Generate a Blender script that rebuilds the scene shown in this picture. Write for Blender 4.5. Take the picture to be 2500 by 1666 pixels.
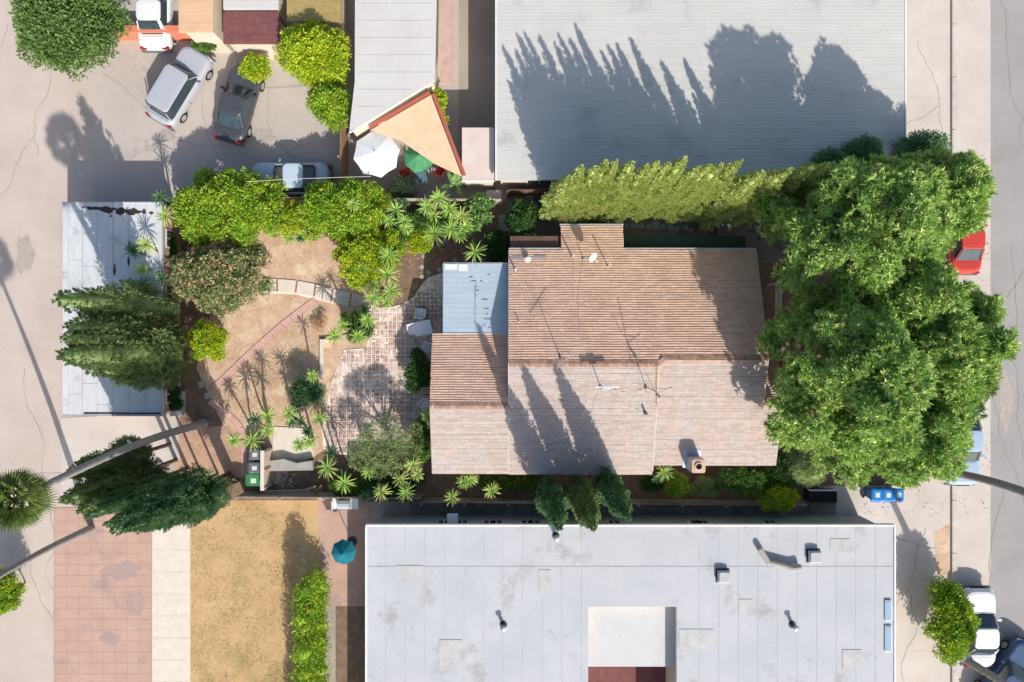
import bpy, math, random
import numpy as np
from mathutils import Vector, Matrix
random.seed(7); RNG = np.random.default_rng(11)
S = bpy.context.scene
for o in list(bpy.data.objects): bpy.data.objects.remove(o)
COL = S.collection
# ---------------------------------------------------------------- camera, sky, sun, exposure
CAMH, FPX = 38.8, 1667.0
cam = bpy.data.cameras.new('camera'); cam.sensor_width = 36.0; cam.lens = 36.0*FPX/2500.0
cam.clip_start = 0.5; cam.clip_end = 1500
co = bpy.data.objects.new('camera', cam); COL.objects.link(co); co.location = (0, 0, CAMH); co.rotation_euler = (0, 0, 0)
S.camera = co
SUN_EL, SUN_AZ = math.radians(37), math.radians(156.4)          # azimuth clockwise from +Y
w = bpy.data.worlds.new('World'); S.world = w; w.use_nodes = True
nt = w.node_tree; bg = nt.nodes['Background']
sky = nt.nodes.new('ShaderNodeTexSky'); sky.sky_type = 'NISHITA'; sky.sun_disc = False
sky.sun_elevation = SUN_EL; sky.sun_rotation = SUN_AZ; sky.air_density = 1.0; sky.dust_density = 2.0
nt.links.new(sky.outputs[0], bg.inputs[0]); bg.inputs[1].default_value = 0.15
sl = bpy.data.lights.new('sun', 'SUN'); sl.energy = 4.8; sl.angle = math.radians(0.5); sl.color = (1.0, 0.945, 0.87)
so = bpy.data.objects.new('sun', sl); COL.objects.link(so)
sd = Vector((math.sin(SUN_AZ)*math.cos(SUN_EL), math.cos(SUN_AZ)*math.cos(SUN_EL), math.sin(SUN_EL)))
so.rotation_euler = sd.to_track_quat('Z', 'Y').to_euler(); so.location = sd*60
S.view_settings.view_transform = 'Standard'; S.view_settings.look = 'None'
S.view_settings.exposure = 0.12; S.view_settings.gamma = 1.0; S.view_settings.use_curve_mapping = False
# ---------------------------------------------------------------- helpers
def P(px, py, z=0.0):
    k = (CAMH-z)/FPX
    return ((px-1250)*k, (833-py)*k, z)
def lin(r, g, b):
    f = lambda c: (c/255/12.92) if c/255 <= 0.04045 else ((c/255+0.055)/1.055)**2.4
    return (f(r), f(g), f(b), 1)
OBJRAND = ('dracaena_leaf', 'yellowing_leaf', 'dark_shaded_blade')
def mat(name, c1, c2=None, scale=3.0, rough=0.85, bump=0.0, bscale=60.0, island=0.0, spec=0.3, metal=0.0, c3=None, s3=0.5, t3=0.55, transl=0.0, stretch=None, grain=0.10):
    """two colours mixed by noise, fine grain on top, optional third colour in big patches, per-piece variation"""
    m = bpy.data.materials.new(name); m.use_nodes = True; n = m.node_tree.nodes; l = m.node_tree.links
    b = n['Principled BSDF']; b.inputs['Roughness'].default_value = rough; b.inputs['Metallic'].default_value = metal
    b.inputs['Specular IOR Level'].default_value = spec
    c1 = tuple(c1[:3])+(1,); c2 = c1 if c2 is None else tuple(c2[:3])+(1,)
    geo = n.new('ShaderNodeNewGeometry'); pos = geo.outputs['Position']
    if stretch:
        mp = n.new('ShaderNodeMapping'); l.new(pos, mp.inputs[0]); mp.inputs['Scale'].default_value = stretch; pos = mp.outputs[0]
    nz = n.new('ShaderNodeTexNoise'); l.new(pos, nz.inputs['Vector']); nz.inputs['Scale'].default_value = scale; nz.inputs['Detail'].default_value = 5; nz.inputs['Roughness'].default_value = 0.65
    r = n.new('ShaderNodeMapRange'); l.new(nz.outputs[0], r.inputs[0]); r.inputs[1].default_value = 0.33; r.inputs[2].default_value = 0.67
    mx = n.new('ShaderNodeMix'); mx.data_type = 'RGBA'; l.new(r.outputs[0], mx.inputs[0]); mx.inputs[6].default_value = c1; mx.inputs[7].default_value = c2
    out = mx.outputs[2]
    if c3 is not None:
        n3 = n.new('ShaderNodeTexNoise'); l.new(geo.outputs['Position'], n3.inputs['Vector']); n3.inputs['Scale'].default_value = s3; n3.inputs['Detail'].default_value = 7; n3.inputs['Roughness'].default_value = 0.7
        r3 = n.new('ShaderNodeMapRange'); l.new(n3.outputs[0], r3.inputs[0]); r3.inputs[1].default_value = t3; r3.inputs[2].default_value = t3+0.12
        m3 = n.new('ShaderNodeMix'); m3.data_type = 'RGBA'; l.new(r3.outputs[0], m3.inputs[0]); l.new(out, m3.inputs[6]); m3.inputs[7].default_value = tuple(c3[:3])+(1,)
        out = m3.outputs[2]
    val = None
    if island > 0:
        mr = n.new('ShaderNodeMapRange'); l.new(geo.outputs['Random Per Island'], mr.inputs[0]); mr.inputs[3].default_value = 1-island; mr.inputs[4].default_value = 1+island
        val = mr.outputs[0]
    if grain > 0:
        g = n.new('ShaderNodeTexNoise'); l.new(geo.outputs['Position'], g.inputs['Vector']); g.inputs['Scale'].default_value = 28; g.inputs['Detail'].default_value = 3
        gr = n.new('ShaderNodeMapRange'); l.new(g.outputs[0], gr.inputs[0]); gr.inputs[1].default_value = 0.3; gr.inputs[2].default_value = 0.7; gr.inputs[3].default_value = 1-grain; gr.inputs[4].default_value = 1+grain
        if val is not None:
            mu = n.new('ShaderNodeMath'); mu.operation = 'MULTIPLY'; l.new(val, mu.inputs[0]); l.new(gr.outputs[0], mu.inputs[1]); val = mu.outputs[0]
        else: val = gr.outputs[0]
    if val is not None:
        hs = n.new('ShaderNodeHueSaturation'); l.new(out, hs.inputs['Color']); l.new(val, hs.inputs['Value']); out = hs.outputs[0]
    if name in OBJRAND:
        oi = n.new('ShaderNodeObjectInfo'); h2 = n.new('ShaderNodeHueSaturation'); l.new(out, h2.inputs['Color'])
        for sock, lo, hi in (('Value', .72, 1.3), ('Hue', .485, .515), ('Saturation', .8, 1.08)):
            q = n.new('ShaderNodeMapRange'); l.new(oi.outputs['Random'], q.inputs[0]); q.inputs[3].default_value = lo; q.inputs[4].default_value = hi; l.new(q.outputs[0], h2.inputs[sock])
        out = h2.outputs[0]
    l.new(out, b.inputs['Base Color'])
    if bump > 0:
        bn = n.new('ShaderNodeTexNoise'); l.new(geo.outputs['Position'], bn.inputs['Vector']); bn.inputs['Scale'].default_value = bscale; bn.inputs['Detail'].default_value = 4
        bp = n.new('ShaderNodeBump'); bp.inputs['Strength'].default_value = bump; bp.inputs['Distance'].default_value = 0.02; l.new(bn.outputs[0], bp.inputs['Height']); l.new(bp.outputs[0], b.inputs['Normal'])
    if transl > 0:
        tr = n.new('ShaderNodeBsdfTranslucent'); l.new(out, tr.inputs[0]); ms = n.new('ShaderNodeMixShader'); ms.inputs[0].default_value = transl
        l.new(b.outputs[0], ms.inputs[1]); l.new(tr.outputs[0], ms.inputs[2]); l.new(ms.outputs[0], n['Material Output'].inputs[0])
    return m
LEAF = 1.5
def leafmat(name, c1, c2, c3=None, t3=0.6, scale=1.1, island=0.35, s3=2.2):
    g = lambda c: None if c is None else tuple(min(.8, v*LEAF) for v in c[:3])
    return mat(name, g(c1), g(c2), scale=scale, rough=0.5, island=island, spec=0.35, c3=g(c3), t3=t3, s3=s3, transl=0.28, grain=0)
ORG = {}
def thing(name, label, cat, loc=(0, 0, 0), rotz=0.0, group=None, scale=1.0):
    o = bpy.data.objects.new(name, None); COL.objects.link(o); o.location = loc; o.rotation_euler = (0, 0, rotz); o.scale = (scale,)*3
    o.empty_display_size = 0.3; o['label'] = label; o['category'] = cat
    if group: o['group'] = group
    ORG[o.name] = tuple(loc); return o
class MB:
    def __init__(s): s.v = []; s.f = []
    def add(s, vs, fs):
        b = len(s.v); s.v += [tuple(q) for q in vs]; s.f += [tuple(b+i for i in f) for f in fs]; return s
    def box(s, x0, x1, y0, y1, z0, z1):
        return s.add([(x0,y0,z0),(x1,y0,z0),(x1,y1,z0),(x0,y1,z0),(x0,y0,z1),(x1,y0,z1),(x1,y1,z1),(x0,y1,z1)],
                     [(3,2,1,0),(4,5,6,7),(0,1,5,4),(1,2,6,5),(2,3,7,6),(3,0,4,7)])
    def obox(s, c, ax, ay, az, h):      # oriented box: centre, 3 axes, half sizes
        c = Vector(c); ax, ay, az = Vector(ax)*h[0], Vector(ay)*h[1], Vector(az)*h[2]
        vs = [c+i*ax+j*ay+k*az for k in (-1, 1) for (i, j) in ((-1,-1),(1,-1),(1,1),(-1,1))]
        return s.add(vs, [(3,2,1,0),(4,5,6,7),(0,1,5,4),(1,2,6,5),(2,3,7,6),(3,0,4,7)])
    def prism(s, poly, z0, z1):
        n = len(poly)
        a = sum(poly[i][0]*poly[(i+1)%n][1]-poly[(i+1)%n][0]*poly[i][1] for i in range(n))
        if a < 0: poly = poly[::-1]
        return s.add([(x, y, z0) for x, y in poly]+[(x, y, z1) for x, y in poly],
                     [tuple(range(n))[::-1], tuple(range(n, 2*n))]+[(i, (i+1)%n, n+(i+1)%n, n+i) for i in range(n)])
    def loft(s, rings, cap=True):
        n = len(rings[0]); b = len(s.v)
        for r in rings: s.v += [tuple(q) for q in r]
        for k in range(len(rings)-1):
            for i in range(n): s.f.append((b+k*n+i, b+k*n+(i+1)%n, b+(k+1)*n+(i+1)%n, b+(k+1)*n+i))
        if cap: s.f.append(tuple(b+i for i in range(n))[::-1]); s.f.append(tuple(b+(len(rings)-1)*n+i for i in range(n)))
        return s
    def tube(s, pts, r, n=6):
        pts = [Vector(p) for p in pts]; rings = []
        rr = r if isinstance(r, (list, tuple)) else [r]*len(pts)
        for i, p in enumerate(pts):
            d = (pts[min(i+1, len(pts)-1)]-pts[max(i-1, 0)]).normalized()
            a = d.cross(Vector((0, 0, 1)));  a = a.normalized() if a.length > 1e-3 else Vector((1, 0, 0)); c = d.cross(a)
            rings.append([p+(a*math.cos(2*math.pi*j/n)+c*math.sin(2*math.pi*j/n))*rr[i] for j in range(n)])
        return s.loft(rings)
    def cyl(s, c, r, z0, z1, n=12, r2=None):
        r2 = r if r2 is None else r2
        return s.loft([[(c[0]+math.cos(2*math.pi*j/n)*q, c[1]+math.sin(2*math.pi*j/n)*q, z) for j in range(n)] for q, z in ((r, z0), (r2, z1))])
def link(name, me, m, parent=None, smooth=False):
    me.materials.append(m)
    if smooth: me.polygons.foreach_set('use_smooth', [True]*len(me.polygons))
    o = bpy.data.objects.new(name, me); COL.objects.link(o)
    if parent is not None: o.parent = parent
    ORG[o.name] = ORG.get(parent.name, (0, 0, 0)) if parent is not None else (0, 0, 0)
    return o
def build(name, mb, m, parent=None, local=False, smooth=False, kind=None, **props):
    off = (0, 0, 0) if (local or parent is None) else ORG[parent.name]
    me = bpy.data.meshes.new(name)
    me.from_pydata([(x-off[0], y-off[1], z-off[2]) for x, y, z in mb.v], [], mb.f); me.update()
    o = link(name, me, m, parent, smooth)
    if local and parent is not None: ORG[o.name] = (0, 0, 0)
    if kind: o['kind'] = kind
    for k, v in props.items(): o[k] = v
    return o
def npmesh(name, V, F):
    """V (n,3), F (m,4) quads -> mesh, fast"""
    me = bpy.data.meshes.new(name); V = np.asarray(V, np.float32); F = np.asarray(F, np.int32)
    me.vertices.add(len(V)); me.vertices.foreach_set('co', V.ravel())
    me.loops.add(F.size); me.loops.foreach_set('vertex_index', F.ravel())
    me.polygons.add(len(F)); me.polygons.foreach_set('loop_start', np.arange(0, F.size, 4, dtype=np.int32))
    me.update(calc_edges=True); me.validate(); return me
def nrm(a): return a/np.maximum(np.linalg.norm(a, axis=-1, keepdims=True), 1e-6)
def leaves(p, d, L, W, flat=None):
    """diamond leaves at p along d"""
    n = len(p); d = nrm(d); L = np.broadcast_to(L, (n,))[:, None]; W = np.broadcast_to(W, (n,))[:, None]
    r = RNG.normal(size=(n, 3))
    if flat is not None: r = np.cross(d, flat)+0.5*r
    s = nrm(np.cross(d, np.cross(r, d)+1e-5)); 
    V = np.stack([p, p+d*L*.45+s*W*.5, p+d*L, p+d*L*.45-s*W*.5], 1).reshape(-1, 3)
    return V
def quads(nv, off=0): return np.arange(nv).reshape(-1, 4)+off
def sph(n):
    return nrm(RNG.normal(size=(n, 3)))
def copy_tree(o, parent=None, **kw):
    c = o.copy(); COL.objects.link(c); c.parent = parent
    ORG[c.name] = ORG.get(o.name, (0, 0, 0))
    for ch in list(o.children): copy_tree(ch, c)
    return c
def place(proto, first, label, loc, rotz=0.0, group=None, scale=None, tilt=None):
    o = proto if first else copy_tree(proto)
    o.location = loc; o.rotation_euler = (tilt[0] if tilt else 0, tilt[1] if tilt else 0, rotz); o['label'] = label
    if group: o['group'] = group
    if scale is not None: o.scale = scale if isinstance(scale, tuple) else (scale,)*3
    return o
def rrect(w, l, r, z, cx=0, cy=0, n=4):
    """rounded rectangle ring, w along x, l along y"""
    out = []
    for (sx, sy, a0) in ((1,-1,-90),(1,1,0),(-1,1,90),(-1,-1,180)):
        for k in range(n+1):
            a = math.radians(a0+90*k/n); out.append((cx+sx*(w/2-r)+r*math.cos(a), cy+sy*(l/2-r)+r*math.sin(a), z))
    return out
# ---------------------------------------------------------------- materials
M = {}
M['dirt'] = mat('dirt', lin(206,178,152), lin(184,152,126), scale=1.3, bump=0.6, bscale=25, c3=lin(212,190,162), s3=0.9, t3=0.52)
M['soil'] = mat('soil', lin(138,114,96), lin(110,90,76), scale=2.2, bump=0.8, bscale=20, c3=lin(140,116,94), s3=1.2)
M['gold'] = mat('gold', lin(198,166,122), lin(182,150,106), scale=0.7, bump=0.5, bscale=20, c3=lin(170,146,100), s3=0.35, t3=0.54)
M['base'] = mat('base_ground', lin(176,164,150), lin(150,140,128), scale=0.2, bump=0.3)
M['alley'] = mat('alley_concrete', lin(194,181,171), lin(182,168,157), scale=0.35, bump=0.25, c3=lin(176,160,148), s3=0.25, t3=0.6)
M['lot'] = mat('lot_concrete', lin(188,178,169), lin(176,166,158), scale=0.3, bump=0.25, c3=lin(160,150,144), s3=0.4, t3=0.6)
M['walk'] = mat('sidewalk_concrete', lin(200,191,182), lin(188,178,170), scale=0.5, bump=0.2, c3=lin(184,168,154), s3=0.3, t3=0.62)
M['road'] = mat('road_asphalt', lin(160,157,154), lin(152,148,146), scale=0.4, bump=0.4, bscale=80, c3=lin(146,140,136), s3=0.3, t3=0.6)
M['kerb'] = mat('kerb_concrete', lin(202,194,186), lin(180,172,164), scale=2)
M['terra'] = mat('terracotta_paving', lin(190,158,142), lin(178,146,130), scale=0.8, bump=0.2, c3=lin(154,138,134), s3=0.45, t3=0.55)
M['slab'] = mat('pale_slab', lin(214,204,190), lin(204,193,178), scale=2.0, bump=0.15, island=0.04)
M['pinkslab'] = mat('pink_slab', lin(206,166,156), lin(192,150,140), scale=2.5, bump=0.15)
M['redstone'] = mat('red_paver', lin(168,112,98), lin(150,98,86), scale=4, bump=0.2)
M['greystone'] = mat('grey_paver', lin(170,172,164), lin(146,150,144), scale=4, bump=0.2)
M['mortar'] = mat('mortar', lin(236,222,208), lin(222,204,190), scale=1.5, bump=0.4, c3=lin(210,180,158), s3=0.8)
M['brick'] = mat('patio_brick', lin(172,144,134), lin(150,120,114), scale=2, island=0.28, bump=0.2, c3=lin(216,198,184), s3=0.5, t3=0.47)
M['shingN'] = mat('tan_shingle', lin(212,178,156), lin(198,164,144), scale=1.2, island=0.10, bump=0.3, bscale=90, c3=lin(180,146,130), s3=1.1, t3=0.62, grain=0.05)  # north slope: base colour lightened to make up for the grazing sun
M['shingS'] = mat('weathered_sun_toned_shingle', lin(194,179,170), lin(194,174,162), scale=0.9, island=0.09, bump=0.3, bscale=90, c3=lin(190,180,174), s3=0.8, t3=0.50, stretch=(0.5,1,1), grain=0.06)  # weathered grey, with the south slope's sun angle also put into the colour
M['cap'] = mat('ridge_shingle', lin(176,144,124), lin(140,110,94), scale=3, island=0.22)
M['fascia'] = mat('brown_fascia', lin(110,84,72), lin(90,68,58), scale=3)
M['deckboard'] = mat('lean_to_boards', lin(120,92,80), lin(98,76,66), scale=3, island=0.15)
M['stucco'] = mat('stucco', lin(214,200,182), lin(200,186,168), scale=1.2, bump=0.3)
M['white'] = mat('white_paint', (0.78,0.78,0.76), (0.68,0.68,0.66), scale=3, rough=0.5)
M['wirewhite'] = mat('pale_cable', (0.58,0.50,0.45), rough=0.5, grain=0)
M['galv'] = mat('galvanised', (0.5,0.5,0.5), (0.4,0.4,0.4), rough=0.4, metal=0.6, scale=6)
M['mast'] = mat('weathered_mast', (0.16,0.12,0.10), (0.10,0.08,0.07), scale=6, rough=0.6)
M['corr'] = mat('corrugated_sheet', lin(172,186,197), lin(160,176,190), scale=1.0, rough=0.5, metal=0.0, spec=0.4, c3=lin(126,140,148), s3=1.5, t3=0.66, stretch=(0.5,2,1))
M['rust'] = mat('dark_scrape', lin(46,44,42), lin(80,78,74), scale=6)
M['groof'] = mat('garage_roll_roof', lin(204,206,206), lin(188,190,192), scale=0.9, bump=0.15, c3=lin(164,164,166), s3=0.7, t3=0.58, stretch=(2.5,0.6,1), island=0.04)
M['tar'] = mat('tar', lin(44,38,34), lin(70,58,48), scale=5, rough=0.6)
M['nroof'] = mat('north_roof', lin(198,196,190), lin(190,189,184), scale=0.35, c3=lin(172,172,168), s3=0.35, t3=0.56, island=0.03)
M['sroof'] = mat('south_roof', lin(186,187,190), lin(176,178,182), scale=0.4, c3=lin(160,160,160), s3=0.5, t3=0.56, grain=0.05)
M['wroof'] = mat('white_roof', lin(200,197,194), lin(190,186,182), scale=0.5, c3=lin(196,176,164), s3=0.6, t3=0.6)
M['siding'] = mat('siding', lin(184,186,186), lin(168,170,170), scale=1)
M['glass'] = mat('dark_glass', (0.03,0.045,0.055), (0.05,0.07,0.08), rough=0.08, spec=0.8, grain=0)
M['concrete'] = mat('grey_concrete', lin(170,166,160), lin(146,142,138), scale=1.5, bump=0.3, c3=lin(110,106,100), s3=1.0, t3=0.6)
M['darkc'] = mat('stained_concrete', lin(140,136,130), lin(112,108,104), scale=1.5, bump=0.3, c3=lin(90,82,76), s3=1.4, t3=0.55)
M['wood'] = mat('weathered_wood', lin(170,140,112), lin(140,112,88), scale=3, stretch=(1,1,6), island=0.12)
M['plank'] = mat('grey_wood', lin(186,174,160), lin(150,140,128), scale=3, island=0.12)
M['bark'] = mat('bark', lin(120,100,84), lin(86,70,58), scale=6, bump=0.8, bscale=20)
M['palmbark'] = mat('palm_bark', lin(164,158,156), lin(126,120,118), scale=3, bump=1.0, bscale=12, stretch=(1,1,5))
M['greenawn'] = mat('green_canvas', lin(54,74,66), lin(46,62,56), scale=2)
M['rub'] = mat('rubber', (0.02,0.02,0.02), rough=0.8)
M['plastW'] = mat('white_plastic', (0.75,0.77,0.78), rough=0.35, grain=0)
M['tan'] = mat('tan_canvas', lin(226,196,162), lin(214,182,148), scale=2)
M['redp'] = mat('red_paint', lin(190,70,58), lin(160,56,48), scale=3)
M['teal'] = mat('teal_fabric', lin(24,120,136), lin(20,96,112), scale=3)
M['greenf'] = mat('green_fabric', lin(84,150,104), lin(66,126,86), scale=3)
M['peach'] = mat('peach_roof', lin(216,180,146), lin(200,164,130), scale=1)
M['salmon'] = mat('salmon_wall', lin(214,130,104), lin(200,118,94), scale=1)
M['maroon'] = mat('maroon_paint', lin(128,82,80), lin(108,68,68), scale=2)
M['bluebin'] = mat('blue_plastic', lin(40,128,196), lin(34,112,180), rough=0.4, grain=0)
M['greenbin'] = mat('green_plastic', lin(72,136,84), lin(60,118,72), rough=0.4, grain=0)
M['greybin'] = mat('grey_plastic', lin(110,114,122), lin(92,96,104), rough=0.4, grain=0)
M['blackbin'] = mat('black_plastic', lin(52,58,66), lin(38,42,50), rough=0.3, grain=0)
M['ribbed'] = mat('dark_metal', lin(60,68,76), lin(46,52,60), rough=0.4)
M['orange'] = mat('orange_plastic', lin(224,90,50), rough=0.5)
M['headl'] = mat('lamp_glass', (0.6,0.6,0.6), rough=0.1, grain=0)
M['taill'] = mat('tail_lamp', (0.35,0.02,0.02), rough=0.2, grain=0)
# foliage
M['drac'] = leafmat('dracaena_leaf', (0.27,0.38,0.075), (0.19,0.31,0.055), island=0.25)
M['dracy'] = leafmat('yellowing_leaf', (0.42,0.38,0.13), (0.26,0.34,0.07), island=0.3)
M['dracd'] = leafmat('dark_shaded_blade', (0.07,0.15,0.06), (0.05,0.11,0.045), island=0.3)  # shade put into the colour of dim dracaena heads; plain dark on other plants
M['citrus'] = leafmat('citrus_leaf', (0.26,0.36,0.03), (0.12,0.24,0.02), c3=(0.48,0.46,0.04), t3=0.54, island=0.5)
M['lime'] = leafmat('lime_leaf', (0.36,0.40,0.02), (0.20,0.32,0.02), c3=(0.45,0.42,0.02), t3=0.55, island=0.4)
M['loquat'] = leafmat('loquat_leaf', (0.13,0.19,0.07), (0.09,0.15,0.05), c3=(0.30,0.26,0.13), t3=0.58, s3=6, island=0.5)
M['blossom'] = leafmat('dry_blossom', (0.55,0.42,0.24), (0.46,0.34,0.18), island=0.35)
M['street'] = leafmat('street_tree_leaf', (0.27,0.385,0.10), (0.17,0.28,0.065), c3=(0.42,0.48,0.17), t3=0.50, island=0.5)
M['cyp'] = leafmat('cypress_spray', (0.19,0.25,0.10), (0.13,0.19,0.075), c3=(0.26,0.31,0.13), t3=0.55, island=0.35)
M['cypy'] = leafmat('sunny_cypress_spray', (0.43,0.46,0.18), (0.28,0.35,0.11), c3=(0.46,0.50,0.21), t3=0.55, island=0.3)
M['cypd'] = leafmat('deep_cypress_spray', (0.12,0.22,0.10), (0.09,0.17,0.08), c3=(0.26,0.31,0.12), t3=0.58, island=0.35)
M['ivy'] = leafmat('ivy_leaf', (0.06,0.13,0.03), (0.04,0.09,0.025), c3=(0.15,0.24,0.06), t3=0.6, island=0.4)
M['shrub'] = leafmat('shrub_leaf', (0.12,0.20,0.04), (0.07,0.14,0.03), c3=(0.22,0.28,0.06), t3=0.58, island=0.4)
M['feather'] = leafmat('feathery_leaf', (0.26,0.32,0.13), (0.18,0.25,0.09), c3=(0.38,0.40,0.20), t3=0.58, island=0.4)
M['cactus'] = leafmat('cactus_pad', (0.20,0.32,0.10), (0.15,0.26,0.08), island=0.25)
M['dry'] = leafmat('dry_twig', (0.36,0.22,0.12), (0.24,0.15,0.08), island=0.4)
M['palmleaf'] = leafmat('palm_leaf', (0.09,0.125,0.025), (0.06,0.09,0.02), c3=(0.20,0.17,0.06), island=0.35)
M['weed'] = leafmat('weed', (0.14,0.20,0.04), (0.22,0.22,0.08), island=0.4)
M['litter'] = leafmat('leaf_litter', (0.55,0.42,0.26), (0.32,0.20,0.12), island=0.5)
# ---------------------------------------------------------------- ground
LAY = {}
def sheet(name, poly, level, m, px=True):
    z = 0.004*level
    pts = [P(x, y)[:2] for x, y in poly] if px else poly
    mb = MB(); n = len(pts)
    a = sum(pts[i][0]*pts[(i+1)%n][1]-pts[(i+1)%n][0]*pts[i][1] for i in range(n))
    if a < 0: pts = pts[::-1]
    mb.add([(x, y, z) for x, y in pts], [tuple(range(n))])
    return build(name, mb, m, kind='structure')
def rect(x0, y0, x1, y1): return [(x0, y0), (x1, y0), (x1, y1), (x0, y1)]
sheet('ground', [(-500,-500),(500,-500),(500,500),(-500,500)], 0, M['base'], px=False)
sheet('alley', rect(-900,-3500,228,5000), 1, M['alley'])
sheet('parking_lot', rect(228,-1500,1120,560), 2, M['lot'])
sheet('garden_soil', rect(440,490,1330,1225), 3, M['soil'])
sheet('dry_lawn', [(600,600),(640,560),(760,560),(840,600),(880,680),(905,745),(900,850),(840,860),(806,945),(788,1040),(790,1100),(660,1180),(600,1150),(520,985),(480,900),(500,800)], 4, M['dirt'])
sheet('side_yard', rect(1000,1100,2000,1222), 2, M['soil'])
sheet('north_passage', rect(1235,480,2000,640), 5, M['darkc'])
sheet('front_garden', rect(1840,470,2205,1186), 3, M['soil'])
sheet('bare_corner', [(425,1045),(560,1040),(592,1080),(598,1166),(430,1170)], 5, mat('reddish_dirt', lin(190,156,134), lin(170,136,114), scale=2, bump=.5, bscale=25))
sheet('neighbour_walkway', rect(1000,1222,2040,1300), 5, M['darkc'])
sheet('neighbour_yard', [(465,1222),(790,1222),(790,2600),(465,2600)], 4, M['gold'])
sheet('white_drive', [(372,1262),(465,1262),(465,2600),(372,2600)], 5, M['slab'])
sheet('terracotta_yard', [(132,1240),(372,1240),(372,2600),(132,2600)], 6, M['terra'])
sheet('side_drive', [(150,1020),(430,1010),(440,1120),(300,1180),(150,1215)], 6, M['walk'])
sheet('patio_paving', [(775,1215),(900,1215),(900,1480),(790,1480)], 6, M['terra'])
sheet('dirt_strip', rect(820,1480,940,2600), 7, M['soil'])
sheet('front_walk', rect(2010,-3500,2322,5000), 1, M['walk'])
sheet('bare_parkway', [(2280,1300),(2318,1280),(2318,1400),(2290,1410)], 2, M['dirt'])
sheet('road', rect(2334,-3500,2900,5000), 1, M['road'])
sheet('parking_lane', rect(2334,-3500,2418,5000), 2, M['walk'])
kb = MB(); x0 = P(2322,0)[0]; x1 = P(2334,0)[0]; y = -60
while y < 70: kb.box(x0, x1, y, y+2.96, 0, 0.12); y += 3.0
build('kerb', kb, M['kerb'], kind='structure')
# pavement score lines
sc = MB()
for i in range(-6, 24):
    yy = P(0, i*90-300)[1]; sc.box(P(2225,0)[0], x0-0.01, yy, yy+0.02, 0.002, 0.009)
build('sidewalk_joints', sc, M['kerb'], kind='structure')
# leaf litter and dry grass over the garden
def scatter(name, poly, n, L, W, m, up=0.3, zmax=0.05):
    xs = [p[0] for p in poly]; ys = [p[1] for p in poly]
    pts = np.column_stack([RNG.uniform(min(xs), max(xs), n), RNG.uniform(min(ys), max(ys), n)])
    ins = np.zeros(n, bool); j = len(poly)-1
    for i in range(len(poly)):
        xi, yi = poly[i]; xj, yj = poly[j]
        c = ((yi > pts[:, 1]) != (yj > pts[:, 1])) & (pts[:, 0] < (xj-xi)*(pts[:, 1]-yi)/((yj-yi) if yj != yi else 1e-9)+xi); ins ^= c; j = i
    nz = np.sin(pts[:, 0]*.045+1.3*np.sin(pts[:, 1]*.03))*np.sin(pts[:, 1]*.052+np.sin(pts[:, 0]*.021))
    pts = pts[ins & (RNG.random(n) < 0.35+0.65*(nz > 0))]; n = len(pts); k = CAMH/FPX
    p = np.column_stack([(pts[:, 0]-1250)*k, (833-pts[:, 1])*k, RNG.uniform(.02, zmax, n)])
    d = RNG.normal(size=(n, 3)); d[:, 2] = np.abs(d[:, 2])*up
    V = leaves(p, d, RNG.uniform(.5, 1.2, n)*L, W); me = npmesh(name, V, quads(len(V)))
    o = link(name, me, m); o['kind'] = 'stuff'; return o
o = scatter('leaf_litter', [(480,560),(900,560),(900,850),(790,960),(790,1180),(600,1170),(440,1080),(440,900)], 8000, 0.07, 0.035, M['litter']); o['label'] = 'dry leaf litter scattered on the bare brown garden soil'; o['category'] = 'leaf litter'
o = scatter('dry_grass', [(600,870),(700,800),(780,760),(800,830),(790,930),(700,1000),(560,1010),(545,960)], 9000, 0.13, 0.012, mat('straw', lin(200,176,120), lin(160,150,90), island=.3, grain=0), up=.5); o['label'] = 'thin straw coloured dry grass on the garden dirt'; o['category'] = 'dry grass'
o = scatter('path_litter', [(950,600),(1060,560),(1240,520),(1240,640),(1070,680),(980,760),(930,740)], 2500, 0.09, 0.05, M['litter']); o['label'] = 'fallen leaves on the shaded path by the red stepping stones'; o['category'] = 'leaf litter'
o = scatter('street_litter', [(2200,380),(2420,380),(2420,1260),(2000,1260),(2000,1180),(2300,1180)], 2500, 0.10, 0.05, M['litter']); o['label'] = 'fallen leaves on the kerb under the street trees'; o['category'] = 'leaf litter'
o = scatter('weeds', [(1170,1150),(1330,1150),(1330,1200),(1170,1200)], 5000, 0.3, 0.03, M['weed'], up=1.2, zmax=.15); o['label'] = 'green weeds growing along the south foot of the house'; o['category'] = 'weeds'
def cracks(name, starts, z, wd=.018, m=None):
    mb = MB(); rr = random.Random(len(starts)*3+int(z*1000))
    for (px_, py_, ang, n) in starts:
        x, y, _ = P(px_, py_); a = math.radians(ang); L_ = []; 
        for k in range(n): L_.append((x, y, a)); a += rr.uniform(-.45, .45); a += (math.radians(ang)-a)*.2; x += math.cos(a)*.35; y += math.sin(a)*.35
        vs = [];  fs = []
        for k, (x, y, a) in enumerate(L_):
            w_ = wd*rr.uniform(.4, 1.2); vs += [(x-math.sin(a)*w_, y+math.cos(a)*w_, z), (x+math.sin(a)*w_, y-math.cos(a)*w_, z)]
            if k: fs.append((2*k-2, 2*k-1, 2*k+1, 2*k))
        mb.add(vs, fs)
    return build(name, mb, m or mat(name+'_dark', lin(150,140,132)), kind='structure')
cracks('alley_cracks', [(20,60,-85,60),(90,300,-100,50),(180,1150,175,16),(60,900,-80,70),(10,1250,-60,30),(140,20,-95,26)], .010)
cracks('lot_cracks', [(250,180,-10,60),(420,330,-80,22),(640,120,-70,30),(300,30,-60,40),(760,350,185,40)], .013)
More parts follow.
